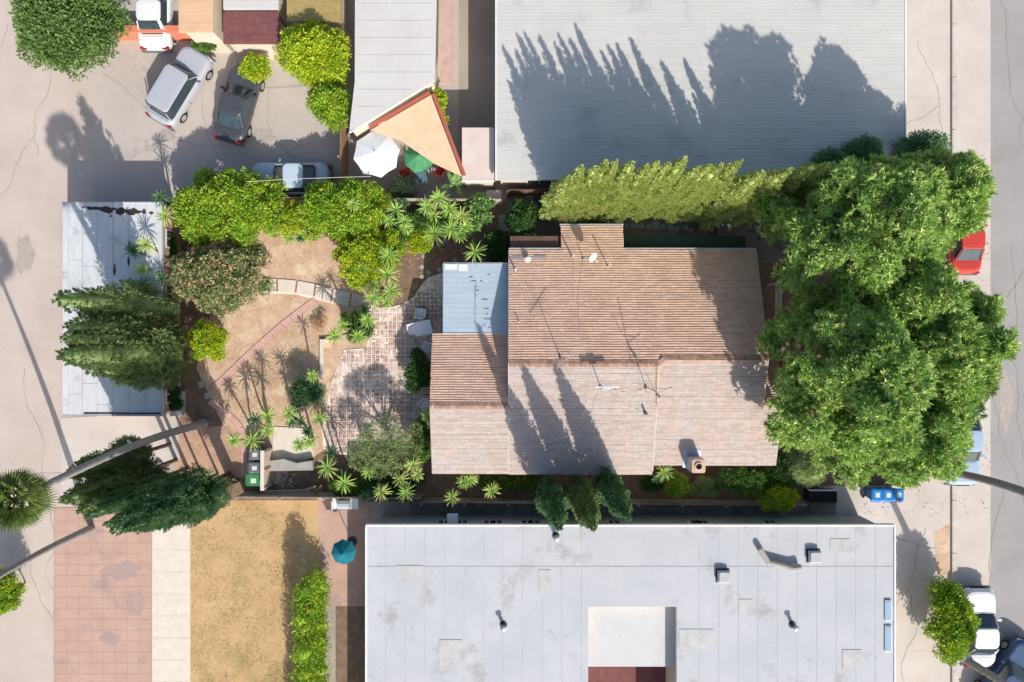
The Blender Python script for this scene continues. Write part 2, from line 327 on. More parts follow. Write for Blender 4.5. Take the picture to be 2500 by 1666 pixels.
cracks('road_cracks', [(2440,-20,-88,70),(2470,600,-95,60),(2425,700,-85,90),(2450,1200,-92,60),(2490,300,-100,40)], .012, .025)
cracks('walk_cracks', [(2240,100,-80,24),(2260,1290,-95,30),(2060,1290,-10,18),(2225,1450,-80,20),(2290,260,200,8)], .010)
for px_ in range(132, 372, 34): pass
jt = MB(); x0j, x1j = P(134,0)[0], P(370,0)[0]
for k in range(24):
    yy = P(0,1246)[1]-k*.62
    if yy < -60: break
    jt.box(x0j, x1j, yy, yy+.014, .02, .0285)
for k in range(9):
    xx = x0j+(x1j-x0j)*k/8; jt.box(xx, xx+.014, P(0,1700)[1], P(0,1242)[1], .02, .0295)
build('paving_joints', jt, mat('paving_joint', lin(168,132,116)), kind='structure')
jt = MB()
for k in range(12):
    yy = P(0,1290)[1]-k*1.25; jt.box(P(374,0)[0], P(463,0)[0], yy, yy+.02, .015, .025)
build('drive_joints', jt, M['kerb'], kind='structure')
oil = mat('oil_stain', lin(160,150,142), lin(176,165,156), scale=3)
def stain(name, px_, py_, rx, ry, z, m, seed):
    c = P(px_, py_); rr = random.Random(seed); ph = [rr.uniform(0, 6.28) for _ in range(4)]; n = 26
    build(name, MB().add([(c[0]+rx*math.cos(t)*(1+.2*math.sin(3*t+ph[0])+.12*math.sin(7*t+ph[1])), c[1]+ry*math.sin(t)*(1+.2*math.sin(4*t+ph[2])+.1*math.sin(9*t+ph[3])), z) for t in [2*math.pi*i/n for i in range(n)]], [tuple(range(n))]), m, kind='structure')
tst = mat('yard_stain', lin(160,142,138), lin(174,148,136), scale=2)
for k, a_ in enumerate([(300,1395,1.0,.5,.0275,tst),(330,1475,.5,.7,.0277,tst),(270,1560,.6,.35,.0279,tst),(2372,420,.4,1.0,.012,oil),(2378,760,.45,1.2,.012,oil),(640,330,.7,.4,.0125,oil),(410,330,.5,.4,.0125,oil),(60,620,.5,1.1,.009,oil),(2455,980,.4,1.6,.009,oil)]): stain('ground_stain', *a_, k)
o = scatter('yard_grass', [(468,1225),(735,1225),(735,1700),(468,1700)], 16000, 0.14, 0.014, mat('dry_straw', lin(206,182,126), lin(150,140,84), island=.35, grain=0), up=.6); o['label'] = 'thin dry grass over the golden dirt yard'; o['category'] = 'dry grass'
# ---------------------------------------------------------------- garden paths
up_ = [(650,681.6),(677.5,681.6),(726,686),(771,694),(813,706),(858,716),(892,727)]
lo_ = [(643,713),(677.5,713.4),(722,716),(767,725),(809,738),(854,748),(890,746)]
pw = MB(); pw.prism([P(x, y)[:2] for x, y in [(644,680),(726,684),(813,704),(894,725),(894,748),(809,741),(722,719),(640,716)]], 0, 0.03)
path = build('curved_walkway', pw, M['mortar'], kind='structure')
for i in range(6):
    a0, a1, b0, b1 = up_[i], up_[i+1], lo_[i], lo_[i+1]
    f = 2.2
    def mv(p, q, t):
        d = math.hypot(q[0]-p[0], q[1]-p[1]); return (p[0]+(q[0]-p[0])*t/d, p[1]+(q[1]-p[1])*t/d)
    quad = [mv(a0, a1, f), mv(a1, a0, f), mv(b1, b0, f), mv(b0, b1, f)]
    mb = MB(); mb.prism([P(*q)[:2] for q in quad], 0.02, 0.07); build('slab', mb, M['slab'], path)
    if i:
        jb = MB()
        for k in range(4):
            t0, t1 = k/4+.03, (k+1)/4-.03
            q0 = (a0[0]+(b0[0]-a0[0])*t0, a0[1]+(b0[1]-a0[1])*t0); q1 = (a0[0]+(b0[0]-a0[0])*t1, a0[1]+(b0[1]-a0[1])*t1)
            jb.prism([P(*q)[:2] for q in [(q0[0]-1.7, q0[1]), (q0[0]+1.7, q0[1]), (q1[0]+1.7, q1[1]), (q1[0]-1.7, q1[1])]], 0.02, 0.065)
        build('brick_joint', jb, M['redstone'], path)
def strip_path(name, mid, wpx, step, m, z=0.05):
    base = MB(); mid_ = [Vector((P(*q)[0], P(*q)[1])) for q in mid]
    root = None; segs = []
    for i in range(len(mid_)-1):
        L = (mid_[i+1]-mid_[i]).length; n = max(1, round(L/step))
        for k in range(n): segs.append((mid_[i].lerp(mid_[i+1], k/n), mid_[i].lerp(mid_[i+1], (k+1)/n)))
    hw = wpx*CAMH/FPX/2
    for a, b in segs:
        d = (b-a).normalized(); nn = Vector((-d.y, d.x))*(hw+.02)
        base.prism([tuple(a+nn), tuple(b+nn), tuple(b-nn), tuple(a-nn)], 0, 0.02+random.uniform(0, .003))
    root = build(name, base, M['soil'], kind='structure')
    for a, b in segs:
        d = (b-a).normalized(); nn = Vector((-d.y, d.x))*hw; a2, b2 = a+d*.006, b-d*.006
        mb = MB(); mb.prism([tuple(a2+nn), tuple(b2+nn), tuple(b2-nn), tuple(a2-nn)], 0.015, z+random.uniform(0, .01)); build('slab', mb, m, root)
strip_path('pink_walkway', [(772,733),(735,760),(690,795),(640,838),(597,878),(548,925),(520,952)], 17, 0.75, M['pinkslab'])
strip_path('pink_side_walkway', [(513,978),(540,1000),(566,1020),(588,1045),(597,1075),(597,1110),(597,1160)], 16, 0.6, M['pinkslab'])
def flag(name, px, py, s, ang, m, label, cat, grp, z=0.05, round_=False):
    c = P(px, py); t = s*CAMH/FPX/2; pts = []
    n = 7 if round_ else 4
    for k in range(n):
        a = ang+2*math.pi*(k+.5)/n; r = t*(1.25 if not round_ else 1.0)*random.uniform(.9, 1.08); pts.append((c[0]+r*math.cos(a), c[1]+r*math.sin(a)))
    mb = MB(); mb.prism(pts, 0, z); o = build(name, mb, m); o['label'] = label; o['category'] = cat; o['group'] = grp; return o
reds = [(1056,655,.9),(1066,643,.85),(1075,633,.8),(1087,626,.6),(1100,622,.4),(1111.5,616,.35),(1125,612.5,.25),(1138,606,.2)]
rl = ['nearest the brick patio','second from the brick patio','third from the brick patio','fourth from the brick patio','fourth from the big dracaena','third from the big dracaena','next to the last by the big dracaena','under the edge of the big dracaena']
for (x, y, a), q in zip(reds, rl): flag('stepping_stone', x, y, 12, a, M['redstone'], 'red square stepping stone in the curved row, '+q, 'stepping stone', 'red stepping stones curving past the patio')
gs = [(1030,652,.8,'left of the red row, on open dirt'),(1030,676,.7,'beside the curved edge of the brick patio'),(1045.6,665.6,.9,'between the first red stone and the brick patio'),(1035,626,.2,'set apart under the lime shrub'),(1072,599,.9,'below the large dracaena head'),(1086,587,1.1,'topmost, touching the dracaena leaves'),(1072,658,.9,'against the corner of the metal patio cover'),(1111.5,635,.9,'just north of the metal patio cover'),(1195,585,.4,'broad flat one in shade beside the ivy'),(1183,588,0,'narrow one beside the broad flat stone'),(1205,572,.3,'at the foot of the square tile steps')]
for x, y, a, q in gs: flag('stepping_stone', x, y, 11.5, a, M['greystone'], 'pale grey stepping stone '+q, 'stepping stone', 'pale stepping stones in the side garden')
for (x, y, s, q) in [(493,938,17,'lone pale stone on the shaded soil by the big cypresses'),(507,966,16,'pale square stone at the bend of the pink walkway'),(523,958,15,'pinkish square stone joining the two pink walkways')]:
    flag('stepping_stone', x, y, s, .35, M['greystone'] if q[0]!='p' or 'pale' in q else M['pinkslab'], q, 'stepping stone', 'stones at the bend of the pink walkway')
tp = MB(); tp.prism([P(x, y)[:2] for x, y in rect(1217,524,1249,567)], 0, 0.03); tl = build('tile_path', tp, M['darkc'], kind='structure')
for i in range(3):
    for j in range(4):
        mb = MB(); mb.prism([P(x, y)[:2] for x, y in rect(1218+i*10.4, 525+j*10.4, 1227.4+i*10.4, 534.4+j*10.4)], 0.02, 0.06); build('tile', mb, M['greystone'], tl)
fl = [(1529,551,10),(1545,553,13),(1556,553,11),(1568,552,13),(1583,554,13),(1601,550,22),(1620,553,12),(1637,556,16),(1652,559,14),(1674,557,14),(1686,563,10),(1710,556,11),(1724,553,11),(1736,563,10)]
for i, (x, y, s) in enumerate(fl):
    q = 'largest flagstone' if s == 22 else 'shaded flagstone'
    flag('flagstone', x, y, s, random.random(), M['greystone'], q+' in the row between the cypresses and the house', 'flagstone', 'flagstones in the shaded north passage' , round_=s > 12)
fs = [o for o in bpy.data.objects if o.name.startswith('flagstone')]
nums = ['westernmost','second from the west','third from the west','fourth from the west','fifth from the west','', 'just east of the largest one','second east of the largest one','third east of the largest one','middle one of the eastern stones','small low one among the eastern stones','second from the east','easternmost full stone','small one closest to the grey slab']
for o, q in zip(fs, nums):
    if q: o['label'] = 'shaded flagstone behind the house, '+q
# brick patio: mortar bed and bricks
patio = [(1090,664),(1046,678),(1026,701),(1011,725),(985,742),(955,750),(925,752),(901,742),(903,800),(895,850),(840,855),(806,945),(794,1013),(786,1040),(790,1100),(830,1110),(1100,1110),(1100,664)]
pp = [P(x, y)[:2] for x, y in patio]
bed = MB(); bed.prism(pp, 0, 0.045); bed = build('brick_patio', bed, M['mortar'], kind='structure')
def inside(x, y, poly):
    c = False; j = len(poly)-1
    for i in range(len(poly)):
        if (poly[i][1] > y) != (poly[j][1] > y) and x < (poly[j][0]-poly[i][0])*(y-poly[i][1])/(poly[j][1]-poly[i][1])+poly[i][0]: c = not c
        j = i
    return c
bb = MB(); X0, X1 = min(p[0] for p in pp), max(p[0] for p in pp); Y0, Y1 = min(p[1] for p in pp), max(p[1] for p in pp)
C_ = 0.222; ci = 0; x = X0
while x < X1:
    y = Y0; cj = 0
    while y < Y1:
        cx, cy = x+C_/2, y+C_/2
        upper = cy > P(0, 840)[1]
        rot = (0.9*math.exp(-((cx-P(1060,0)[0])**2+(cy-P(0,700)[1])**2)/3.0)) if upper else 0.0
        ca, sa = math.cos(rot), math.sin(rot)
        vert = (ci+cj) % 2 == 0 if random.random() > .12 else random.random() < .5
        for s in (-1, 1):
            dx, dy = (s*0.056, 0) if vert else (0, s*0.056)
            dx += random.uniform(-.008, .008); dy += random.uniform(-.008, .008)
            bx, by = cx+dx*ca-dy*sa, cy+dx*sa+dy*ca
            if random.random() < .03: continue
            if inside(bx-.06, by-.06, pp) and inside(bx+.06, by+.06, pp) and inside(bx-.06, by+.06, pp):
                h = (0.046, 0.100) if vert else (0.100, 0.046)
                h = (h[0]*random.uniform(.85, 1.05), h[1]*random.uniform(.9, 1.03))
                r2 = rot+random.uniform(-.05, .05)
                bb.obox((bx, by, 0.035+random.uniform(0, .006)), (math.cos(r2), math.sin(r2), 0), (-math.sin(r2), math.cos(r2), 0), (0, 0, 1), (h[0], h[1], 0.018))
        y += C_+(.03 if cj % 2 else 0); cj += 1
    x += C_+(.03 if ci % 2 else 0); ci += 1
build('bricks', bb, M['brick'], bed, kind='stuff')
cu = thing('concrete_curb', 'L shaped pale concrete curb at the dirt corner of the brick patio', 'curb', P(787,875))
a = P(783,829); b = P(798,829); c = P(783,925)
mb = MB(); mb.box(a[0], a[0]+.21, c[1], a[1]-.16, 0, .22); build('long_beam', mb, M['slab'], cu)
mb = MB(); mb.box(a[0], a[0]+.75, a[1]-.15, a[1], 0, .22); build('short_beam', mb, M['slab'], cu)
# ---------------------------------------------------------------- house
PITCH = .305
def south_plane_left(y): return 2.6+(y+7.04)*PITCH
def roofz(x, y):
    n = 2.6+(4.78-y)*PITCH
    if x < -.15:
        return min(2.6+(.37-y)*PITCH, 2.6+(y+7.0)*PITCH)
    s = 2.6+(y+(7.04 if x < 7.43 else 6.56))*PITCH
    return min(n, s)
house = thing('house', 'long single storey house with brown shingled gable roof in the middle of the lot', 'house', (4.5, -1.1, 0))
def shingles(x0, x1, yE, yR, zE, sgn_m, name='shingles', xr=None):
    """courses of shingles parted by dark gaps between eave y (yE) and ridge y (yR)"""
    mb = MB(); n = abs(yR-yE); L = math.hypot(n, n*PITCH); rows = int(round(L/0.135)); dv = L/rows
    sy = 1 if yR > yE else -1; up = Vector((0, sy*n/L, n*PITCH/L)); nor = Vector((0, -sy*n*PITCH/L, n/L)).normalized()
    for r in range(rows):
        x = x0-random.uniform(0, .3); wob = random.uniform(-.006, .006); ph = random.uniform(0, 6)
        while x < x1:
            w_ = random.choice((.30, .38, .38, .46)); xa, xb = max(x, x0), min(x+w_-.006, x1); x += w_
            if xb-xa < .04: continue
            j = wob+random.uniform(-.003, .003)+.010*math.sin(xa*.9+r*.08)
            lift = .042+random.uniform(-.003, .004)
            v0, v1 = r*dv+j, (r+1)*dv+j-(.020 if sgn_m is M['shingS'] else .014)  # added gap bares the dark deck, standing in for shadow lines between courses
            base = Vector((0, yE, zE))
            def q(xx, v, h): t = base+up*v+nor*h; return (xx, t.y, t.z)
            vs = [q(xa, v0, -.004), q(xb, v0, -.004), q(xa, v0, lift), q(xb, v0, lift), q(xa, v1, .008), q(xb, v1, .008)]
            mb.add(vs, [(0,1,3,2),(2,3,5,4),(0,2,4,0)[:3],(1,5,3)])
    o = build(name, mb, sgn_m, house, kind='stuff'); return o
def slope_slab(name, x0, x1, ya, za, yb, zb, th, m):
    mb = MB(); mb.add([(x0,ya,za-th),(x1,ya,za-th),(x1,yb,zb-th),(x0,yb,zb-th),(x0,ya,za-.006),(x1,ya,za-.006),(x1,yb,zb-.006),(x0,yb,zb-.006)],
                      [(3,2,1,0),(4,5,6,7),(0,1,5,4),(1,2,6,5),(2,3,7,6),(3,0,4,7)]); return build(name, mb, m, house)
def gz(yE, y): return 2.6+abs(y-yE)*PITCH
RL, RR = -1.13, -.89
# decks
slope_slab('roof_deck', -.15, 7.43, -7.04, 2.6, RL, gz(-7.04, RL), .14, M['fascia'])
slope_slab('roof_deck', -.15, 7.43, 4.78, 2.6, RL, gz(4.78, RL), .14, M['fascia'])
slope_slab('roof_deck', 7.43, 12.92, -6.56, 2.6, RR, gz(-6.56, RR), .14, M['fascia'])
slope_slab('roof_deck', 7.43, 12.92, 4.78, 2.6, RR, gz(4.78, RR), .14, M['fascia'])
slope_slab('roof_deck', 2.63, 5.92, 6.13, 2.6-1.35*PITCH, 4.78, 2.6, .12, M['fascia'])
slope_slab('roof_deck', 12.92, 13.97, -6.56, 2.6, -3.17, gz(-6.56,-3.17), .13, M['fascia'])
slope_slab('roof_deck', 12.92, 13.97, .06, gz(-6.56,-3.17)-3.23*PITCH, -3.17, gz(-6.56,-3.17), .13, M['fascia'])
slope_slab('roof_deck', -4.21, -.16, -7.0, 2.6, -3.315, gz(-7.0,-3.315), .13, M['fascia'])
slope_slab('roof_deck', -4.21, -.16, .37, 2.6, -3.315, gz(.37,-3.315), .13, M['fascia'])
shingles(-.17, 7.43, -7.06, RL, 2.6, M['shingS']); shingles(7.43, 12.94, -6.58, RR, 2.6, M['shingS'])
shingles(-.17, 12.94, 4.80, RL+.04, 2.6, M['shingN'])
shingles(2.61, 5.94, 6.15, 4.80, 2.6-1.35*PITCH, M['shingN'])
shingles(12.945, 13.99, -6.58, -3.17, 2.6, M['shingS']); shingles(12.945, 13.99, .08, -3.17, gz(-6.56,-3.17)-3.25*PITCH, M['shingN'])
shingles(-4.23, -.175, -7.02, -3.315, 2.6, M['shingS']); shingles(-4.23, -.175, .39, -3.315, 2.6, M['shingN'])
def ridge(x0, x1, y, z):
    mb = MB(); x = x0
    while x < x1-.02:
        w_ = .115; a = math.atan(PITCH); t = .012+random.uniform(0, .008)
        for s in (-1, 1):
            c = (x+w_/2, y+s*.085, z-.085*PITCH+.035); mb.obox(c, (1, 0, .06), (0, math.cos(a), -s*math.sin(a)), (0, s*math.sin(a), math.cos(a)), (w_/2-.004, .092, t))
        x += w_
    build('ridge_caps', mb, M['cap'], house, kind='stuff')
ridge(-.17, 7.4, RL, gz(-7.04, RL)); ridge(7.45, 12.94, RR, gz(-6.56, RR)); ridge(-4.23, -.18, -3.315, gz(-7.0,-3.315)); ridge(12.95, 13.99, -3.17, gz(-6.56,-3.17))
# hip run and seam between the two ridge lines
hb = MB()
for k in range(6):
    t = k/6; x = 7.38+.1*k*.5; y = RL+(RR-RL)*t; hb.obox((x, y, roofz(7.3, RL)-.02+.02*t), (.7, .7, 0), (-.7, .7, 0), (0, 0, 1), (.05, .12, .03))
build('hip_caps', hb, M['cap'], house, kind='stuff')
mb = MB(); n = 14
for k in range(n):
    y = -6.9+k*(5.7/n); mb.obox((7.44, y+.2, south_plane_left(y+.2)+.03), (1, 0, 0), (0, 1, PITCH), (0, -PITCH, 1), (.03, .19, .004))
build('seam_flashing', mb, M['shingS'], house, kind='stuff')
# gutters and fascias
def bar(name, a, b, r, m, par=house, n=6): mb = MB(); mb.tube([a, b], r, n); return build(name, mb, m, par)
def gut(x0, x1, y, z):
    mb = MB(); mb.box(x0, x1, y, y+.02, z-.12, z+.0); mb.box(x0, x1, y+.085, y+.10, z-.12, z+.02); mb.box(x0, x1, y+.021, y+.084, z-.12, z-.105)
    mb.box(x0-.01, x0+.01, y, y+.1, z-.12, z); mb.box(x1-.01, x1+.01, y, y+.1, z-.12, z); build('gutter', mb, M['white'], house)
gut(2.58, 5.96, 6.17, 2.6-1.35*PITCH); gut(5.97, 12.94, 4.83, 2.6); gut(-.15, 2.57, 4.83, 2.6)
for (x0_, x1_, y_) in [(-.15,7.43,-7.1),(7.44,12.92,-6.62),(12.93,13.97,-6.62),(-4.21,-.16,-7.06)]:
    mb = MB(); mb.box(x0_, x1_, y_, y_+.03, 2.42, 2.59); build('fascia_board', mb, M['fascia'], house)
for (xx, ys, m_) in [(-.18,(4.78,RL,-7.04),M['white']),(12.955,(4.78,RR,-6.56),M['white']),(-4.24,(.37,-3.315,-7.0),M['fascia'])]:
    for ya, yb in ((ys[0], ys[1]), (ys[2], ys[1])):
        za, zb = 2.6, gz(ys[0], ys[1])
        mb = MB(); mb.add([(xx-.012,ya,za-.15),(xx+.012,ya,za-.15),(xx+.012,yb,zb-.15),(xx-.012,yb,zb-.15),(xx-.012,ya,za+.02),(xx+.012,ya,za+.02),(xx+.012,yb,zb+.02),(xx-.012,yb,zb+.02)],
                          [(3,2,1,0),(4,5,6,7),(0,1,5,4),(1,2,6,5),(2,3,7,6),(3,0,4,7)]); build('barge_board', mb, m_, house)
# walls with gables, windows and doors
def gwall(x0, x1, y0, y1, yr, zr):
    mb = MB(); ring = lambda x: [(x, y0, 0), (x, y1, 0), (x, y1, 2.45), (x, yr, zr), (x, y0, 2.45)]
    mb.loft([ring(x0), ring(x1)]); build('wall', mb, M['stucco'], house)
gwall(.15, 7.3, -6.6, 4.3, RL, 4.05); gwall(7.31, 12.5, -6.1, 4.3, RR, 3.95); gwall(-3.9, .14, -6.6, -.02, -3.3, 3.4)
mb = MB(); mb.box(2.9, 5.65, 4.31, 5.8, 0, 2.0); build('wall', mb, M['stucco'], house)
def window(cx, cy, cz, w_, h_, axis, par, fm=M['white']):
    t = .04
    if axis == 'y': fr = MB().box(cx-w_/2, cx+w_/2, cy-t, cy+t, cz-h_/2, cz+h_/2); pn = MB().box(cx-w_/2+.06, cx-.03, cy-t-.012, cy+t+.012, cz-h_/2+.06, cz+h_/2-.06).box(cx+.03, cx+w_/2-.06, cy-t-.012, cy+t+.012, cz-h_/2+.06, cz+h_/2-.06)
    else: fr = MB().box(cx-t, cx+t, cy-w_/2, cy+w_/2, cz-h_/2, cz+h_/2); pn = MB().box(cx-t-.012, cx+t+.012, cy-w_/2+.06, cy-.03, cz-h_/2+.06, cz+h_/2-.06).box(cx-t-.012, cx+t+.012, cy+.03, cy+w_/2-.06, cz-h_/2+.06, cz+h_/2-.06)
    f = build('window', fr, fm, par); build('pane', pn, M['glass'], f)
for (cx, cy, ax) in [(-2.3,-6.6,'y'),(2,-6.6,'y'),(5.5,-6.6,'y'),(11.2,-6.1,'y'),(12.5,-4,'x'),(12.5,1.8,'x'),(-3.9,-4.5,'x'),(8.5,4.3,'y'),(11,4.3,'y'),(.15,2.5,'x')]:
    window(cx, cy, 1.5, 1.3, 1.1, ax, house)
mb = MB(); mb.box(-3.96,-3.9,-2.6,-1.7,0,2.05); d = build('door', mb, M['white'], house); build('handle', MB().box(-3.99,-3.96,-2.5,-2.42,1,1.04), M['galv'], d)
# lean-to with boards on the north side
lt = thing('lean_to_roof', 'small lean-to roof of dark brown boards beside the north gable', 'lean-to', (1.2, 5, 0))
fr = MB(); fr.box(-.08, 2.5, 4.97, 5.0, 2.18, 2.24).box(-.08, 2.5, 5.5, 5.53, 2.12, 2.18)
for x_ in (0, 2.4): fr.box(x_, x_+.08, 5.44, 5.52, 0, 2.12)
build('frame', fr, M['fascia'], lt)
x_ = -.1
while x_ < 2.5:
    mb = MB(); z_ = random.uniform(0, .008); mb.add([(x_,4.94,2.26+z_),(x_+.108,4.94,2.26+z_),(x_+.108,5.62,2.19+z_),(x_,5.62,2.19+z_),(x_,4.94,2.29+z_),(x_+.108,4.94,2.29+z_),(x_+.108,5.62,2.22+z_),(x_,5.62,2.22+z_)],
                          [(3,2,1,0),(4,5,6,7),(0,1,5,4),(1,2,6,5),(2,3,7,6),(3,0,4,7)]); build('board', mb, M['deckboard'], lt); x_ += .125
# metal patio cover
pc = thing('patio_cover', 'corrugated pale blue metal patio cover joined to the west side of the house', 'patio cover', (-2, 2.2, 0))
xa, xb, ya, yb = -3.66, -.2, .42, 4.14
zc = lambda y: 2.62-(y-ya)*.05
for si in range(5):
    x0s = xa+(xb-xa)*si/5; x1s = xa+(xb-xa)*(si+1)/5+(.03 if si < 4 else 0); mb = MB(); n = int((yb-ya)/(.0665/4))
    vs = []; fs = []
    for i in range(n+1):
        y = ya+.0665/4*i; z = zc(y)+.0045*math.sin(2*math.pi*(y-ya)/.0665)+.004*(si % 2)
        vs += [(x0s, y, z), (x1s, y, z)]
        if i: fs.append((2*i-2, 2*i-1, 2*i+1, 2*i))
    mb.add(vs, fs); build('metal_sheet', mb, M['corr'], pc)
fb = MB(); fb.box(xa, xb, yb-.04, yb+.03, zc(yb)-.12, zc(yb)-.02); fb.box(xa-.03, xa+.03, ya, yb-.05, zc(yb)-.13, zc(yb)-.03); build('frame', fb, M['white'], pc)
for x_ in (xa+.1, -1.9): build('post', MB().box(x_, x_+.09, yb-.15, yb-.06, 0, zc(yb)-.13), M['white'], pc)
gt = MB().box(xa-.02, xb, .385, .41, 2.45, 2.66); build('edge_trim', gt, M['white'], pc)
sp = MB()
for (px_, py_, w_) in [(1145,677,10),(1190,671,6),(1150,687,14),(1172,687,6),(1160,710,10),(1176,732,16),(1182,755,12),(1181,780,18),(1180,795,6),(1161,700,4),(1160,722,4),(1186,768,6),(1192,801,6)]:
    c = P(px_, py_, 2.55); sp.box(c[0], c[0]+w_*.02, c[1], c[1]+.03, zc(c[1])+.013, zc(c[1])+.02)
yy = 3.0
while yy > .5:
    c = P(1159+random.uniform(-1, 1), 0, 2.5); sp.box(c[0], c[0]+random.uniform(.02, .06), yy, yy+.02, zc(yy)+.013, zc(yy)+.022); yy -= .0665*random.choice((1, 1, 2))
build('scrapes', sp, M['rust'], pc, kind='stuff')
build('bright_patch', MB().box(P(1086,0,2.5)[0], P(1116,0,2.5)[0], yb-.34, yb-.05, zc(yb)+.018, zc(yb)+.03), M['white'], pc); build('bright_patch', MB().box(P(1120,0,2.5)[0], P(1141,0,2.5)[0], yb-.42, yb-.05, zc(yb)+.014, zc(yb)+.026), M['white'], pc)
# chimney
ch = P(1704.5, 1138, 3.75); cz0 = 2.4
mb = MB(); mb.box(ch[0]-.33, ch[0]+.33, ch[1]-.34, ch[1]+.34, 0, 3.78); chim = build('chimney', mb, mat('chimney_stucco', lin(206,200,196), lin(190,182,176), scale=2, bump=.3), house)
mb = MB(); mb.loft([rrect(.56,.56,.05,3.781,ch[0],ch[1]), rrect(.56,.56,.05,3.86,ch[0],ch[1])], cap=False)
mb = MB()
n = 20
sq = lambda r, z: [(ch[0]+r*1.0*max(-1, min(1, 1.3*math.cos(2*math.pi*i/n))), ch[1]+r*max(-1, min(1, 1.3*math.sin(2*math.pi*i/n))), z) for i in range(n)]
cr = lambda r, z: [(ch[0]+r*math.cos(2*math.pi*i/n), ch[1]+r*math.sin(2*math.pi*i/n), z) for i in range(n)]
mb.loft([sq(.345,3.781), sq(.345,3.86), cr(.17,3.86), cr(.15,3.8)], cap=False)
build('chimney_cap', mb, mat('mortar_cap', lin(206,176,156), lin(190,158,138), scale=4, bump=.4), chim)
mb = MB(); mb.loft([cr(.20,3.862), cr(.20,3.93), cr(.165,3.93), cr(.165,3.79)], cap=False); build('flue_rim', mb, M['slab'], chim)
mb = MB(); mb.add(cr(.164,3.795), [tuple(range(n))]); build('soot', mb, mat('soot', (.12,.05,.025), (.03,.02,.015), scale=8), chim)
fl_ = MB(); zz = roofz(ch[0], ch[1]+.4)
fl_.obox((ch[0]-.05, ch[1]+.5, zz+.06), (1,0,0), (0,1,PITCH), (0,-PITCH,1), (.45,.16,.01)); fl_.obox((ch[0]-.43, ch[1]+.13, roofz(ch[0], ch[1]+.1)+.06), (1,0,0), (0,1,PITCH), (0,-PITCH,1), (.09,.42,.012))
build('flashing', fl_, mat('blue_flashing', lin(178,196,214), lin(160,180,200), scale=3, rough=.4), chim)
# ---------------------------------------------------------------- roof fittings
def on_roof(px, py):
    z = 4.0
    for _ in range(6):
        x, y, _z = P(px, py, z); z = roofz(x, y)+.035 if y < 4.9 else 2.6-(y-4.78)*PITCH+.035
    return (x, y, z)
def pipe(px, py, h, r, label, m=M['white'], mc=M['mast']):
    b = on_roof(px, py); t = thing('vent_pipe', label, 'vent pipe', b, group='vent pipes on the brown roof')
    build('pipe', MB().cyl((0, 0), r, -.1, h, 10), m, t, local=True); build('collar', MB().cyl((0, 0), r*2.0, -.04, .05, 10, r*1.2), mc, t, local=True)
    build('cap', MB().cyl((0, 0), r*1.25, h, h+.03, 10), m, t, local=True)
pipe(1397, 628, .75, .035, 'white vent pipe left of the satellite dish, at a cable bend')
pipe(1484, 650, .85, .03, 'slim vent pipe right of the satellite dish with long shadow')
pipe(1259, 662, .65, .05, 'stout vent pipe below the round turbine vent near the west edge', M['plastW'])
pipe(1268, 787, .25, .03, 'tiny vent pipe alone near the west edge beside the patio cover')
pipe(1575, 1008, .45, .055, 'dark brown vent pipe on the south slope left of the chimney', M['mast'])
b = on_roof(1288, 634); t = thing('turbine_vent', 'round white roof vent near the north west roof corner', 'roof vent', b)
build('base', MB().cyl((0,0),.10,-.1,.16,16), M['white'], t, local=True); build('hood', MB().cyl((0,0),.165,.16,.2,18).cyl((0,0),.165,.2,.26,18,.05), M['plastW'], t, local=True)
build('ring', MB().cyl((0,0),.09,.262,.285,14), M['white'], t, local=True)
# satellite dish
b = on_roof(1424, 632); t = thing('satellite_dish', 'white oval satellite dish on a bent arm on the north slope', 'satellite dish', b)
top = Vector((.25, .02, .85))
build('mast', MB().tube([(0,0,0),(.05,0,.35),(.22,0,.75),tuple(top)], .02), M['white'], t, local=True)
build('foot', MB().box(-.08,.08,-.06,.06,-.02,.02), M['mast'], t, local=True)
dn = Vector((.62,-.62,.45)).normalized(); ax = dn.cross(Vector((0,0,1))).normalized(); ay = ax.cross(dn)*-1; c0 = top+dn*.04+Vector((.1,0,.02))
rings = []
for q, dpt in ((.02,0),(.14,.01),(.24,.035),(.31,.07)):
    rings.append([c0+dn*dpt+(ax*math.cos(2*math.pi*i/24)*q*.85+ay*math.sin(2*math.pi*i/24)*q) for i in range(24)])
rings += [[p-dn*.015 for p in r] for r in rings[::-1]]
build('dish', MB().loft(rings), M['plastW'], t, local=True, smooth=True)
tip = c0+dn*.36-Vector((0,0,.16)); build('feed_arm', MB().tube([c0-ay*.28 if ay.z>0 else c0+ay*.28, tip], .012), M['white'], t, local=True)
build('receiver', MB().obox(tip, ax, ay, dn, (.035,.03,.06)), M['white'], t, local=True)
def yagi(t, c, ang, L, els, m, upax=Vector((0,0,1)), w0=.75, w1=.35, name='antenna_head'):
    d = Vector((math.cos(ang), math.sin(ang), 0)); e = d.cross(upax); 
    build('boom', MB().tube([c-d*L/2, c+d*L/2], .016), m, t, local=True)
    for k in range(els):
        f = k/(els-1); p = c-d*L/2+d*L*f; hw = (w0+(w1-w0)*f)/2
        build('element', MB().tube([p-e*hw, p+e*hw], .007, 4), m, t, local=True)
AL = mat('bleached_aluminium', (.42,.40,.36), rough=.5, grain=0)
def antenna(px, py, zh, lab, base_off=(-.1, 0)):
    h = Vector(P(px, py, zh)); bx, by = h.x+base_off[0], h.y+base_off[1]; bz = roofz(bx, by)+.03
    t = thing('tv_antenna', lab, 'antenna', (bx, by, bz), group='television antennas on the house roof')
    top = h-Vector((bx, by, bz)); build('mast', MB().tube([(0,0,0), tuple(top)], .02), M['mast'], t, local=True)
    build('mast_foot', MB().obox((0,0,.02), (1,0,0), (0,1,0), (0,0,1), (.05,.12,.03)), M['mast'], t, local=True); return t, top
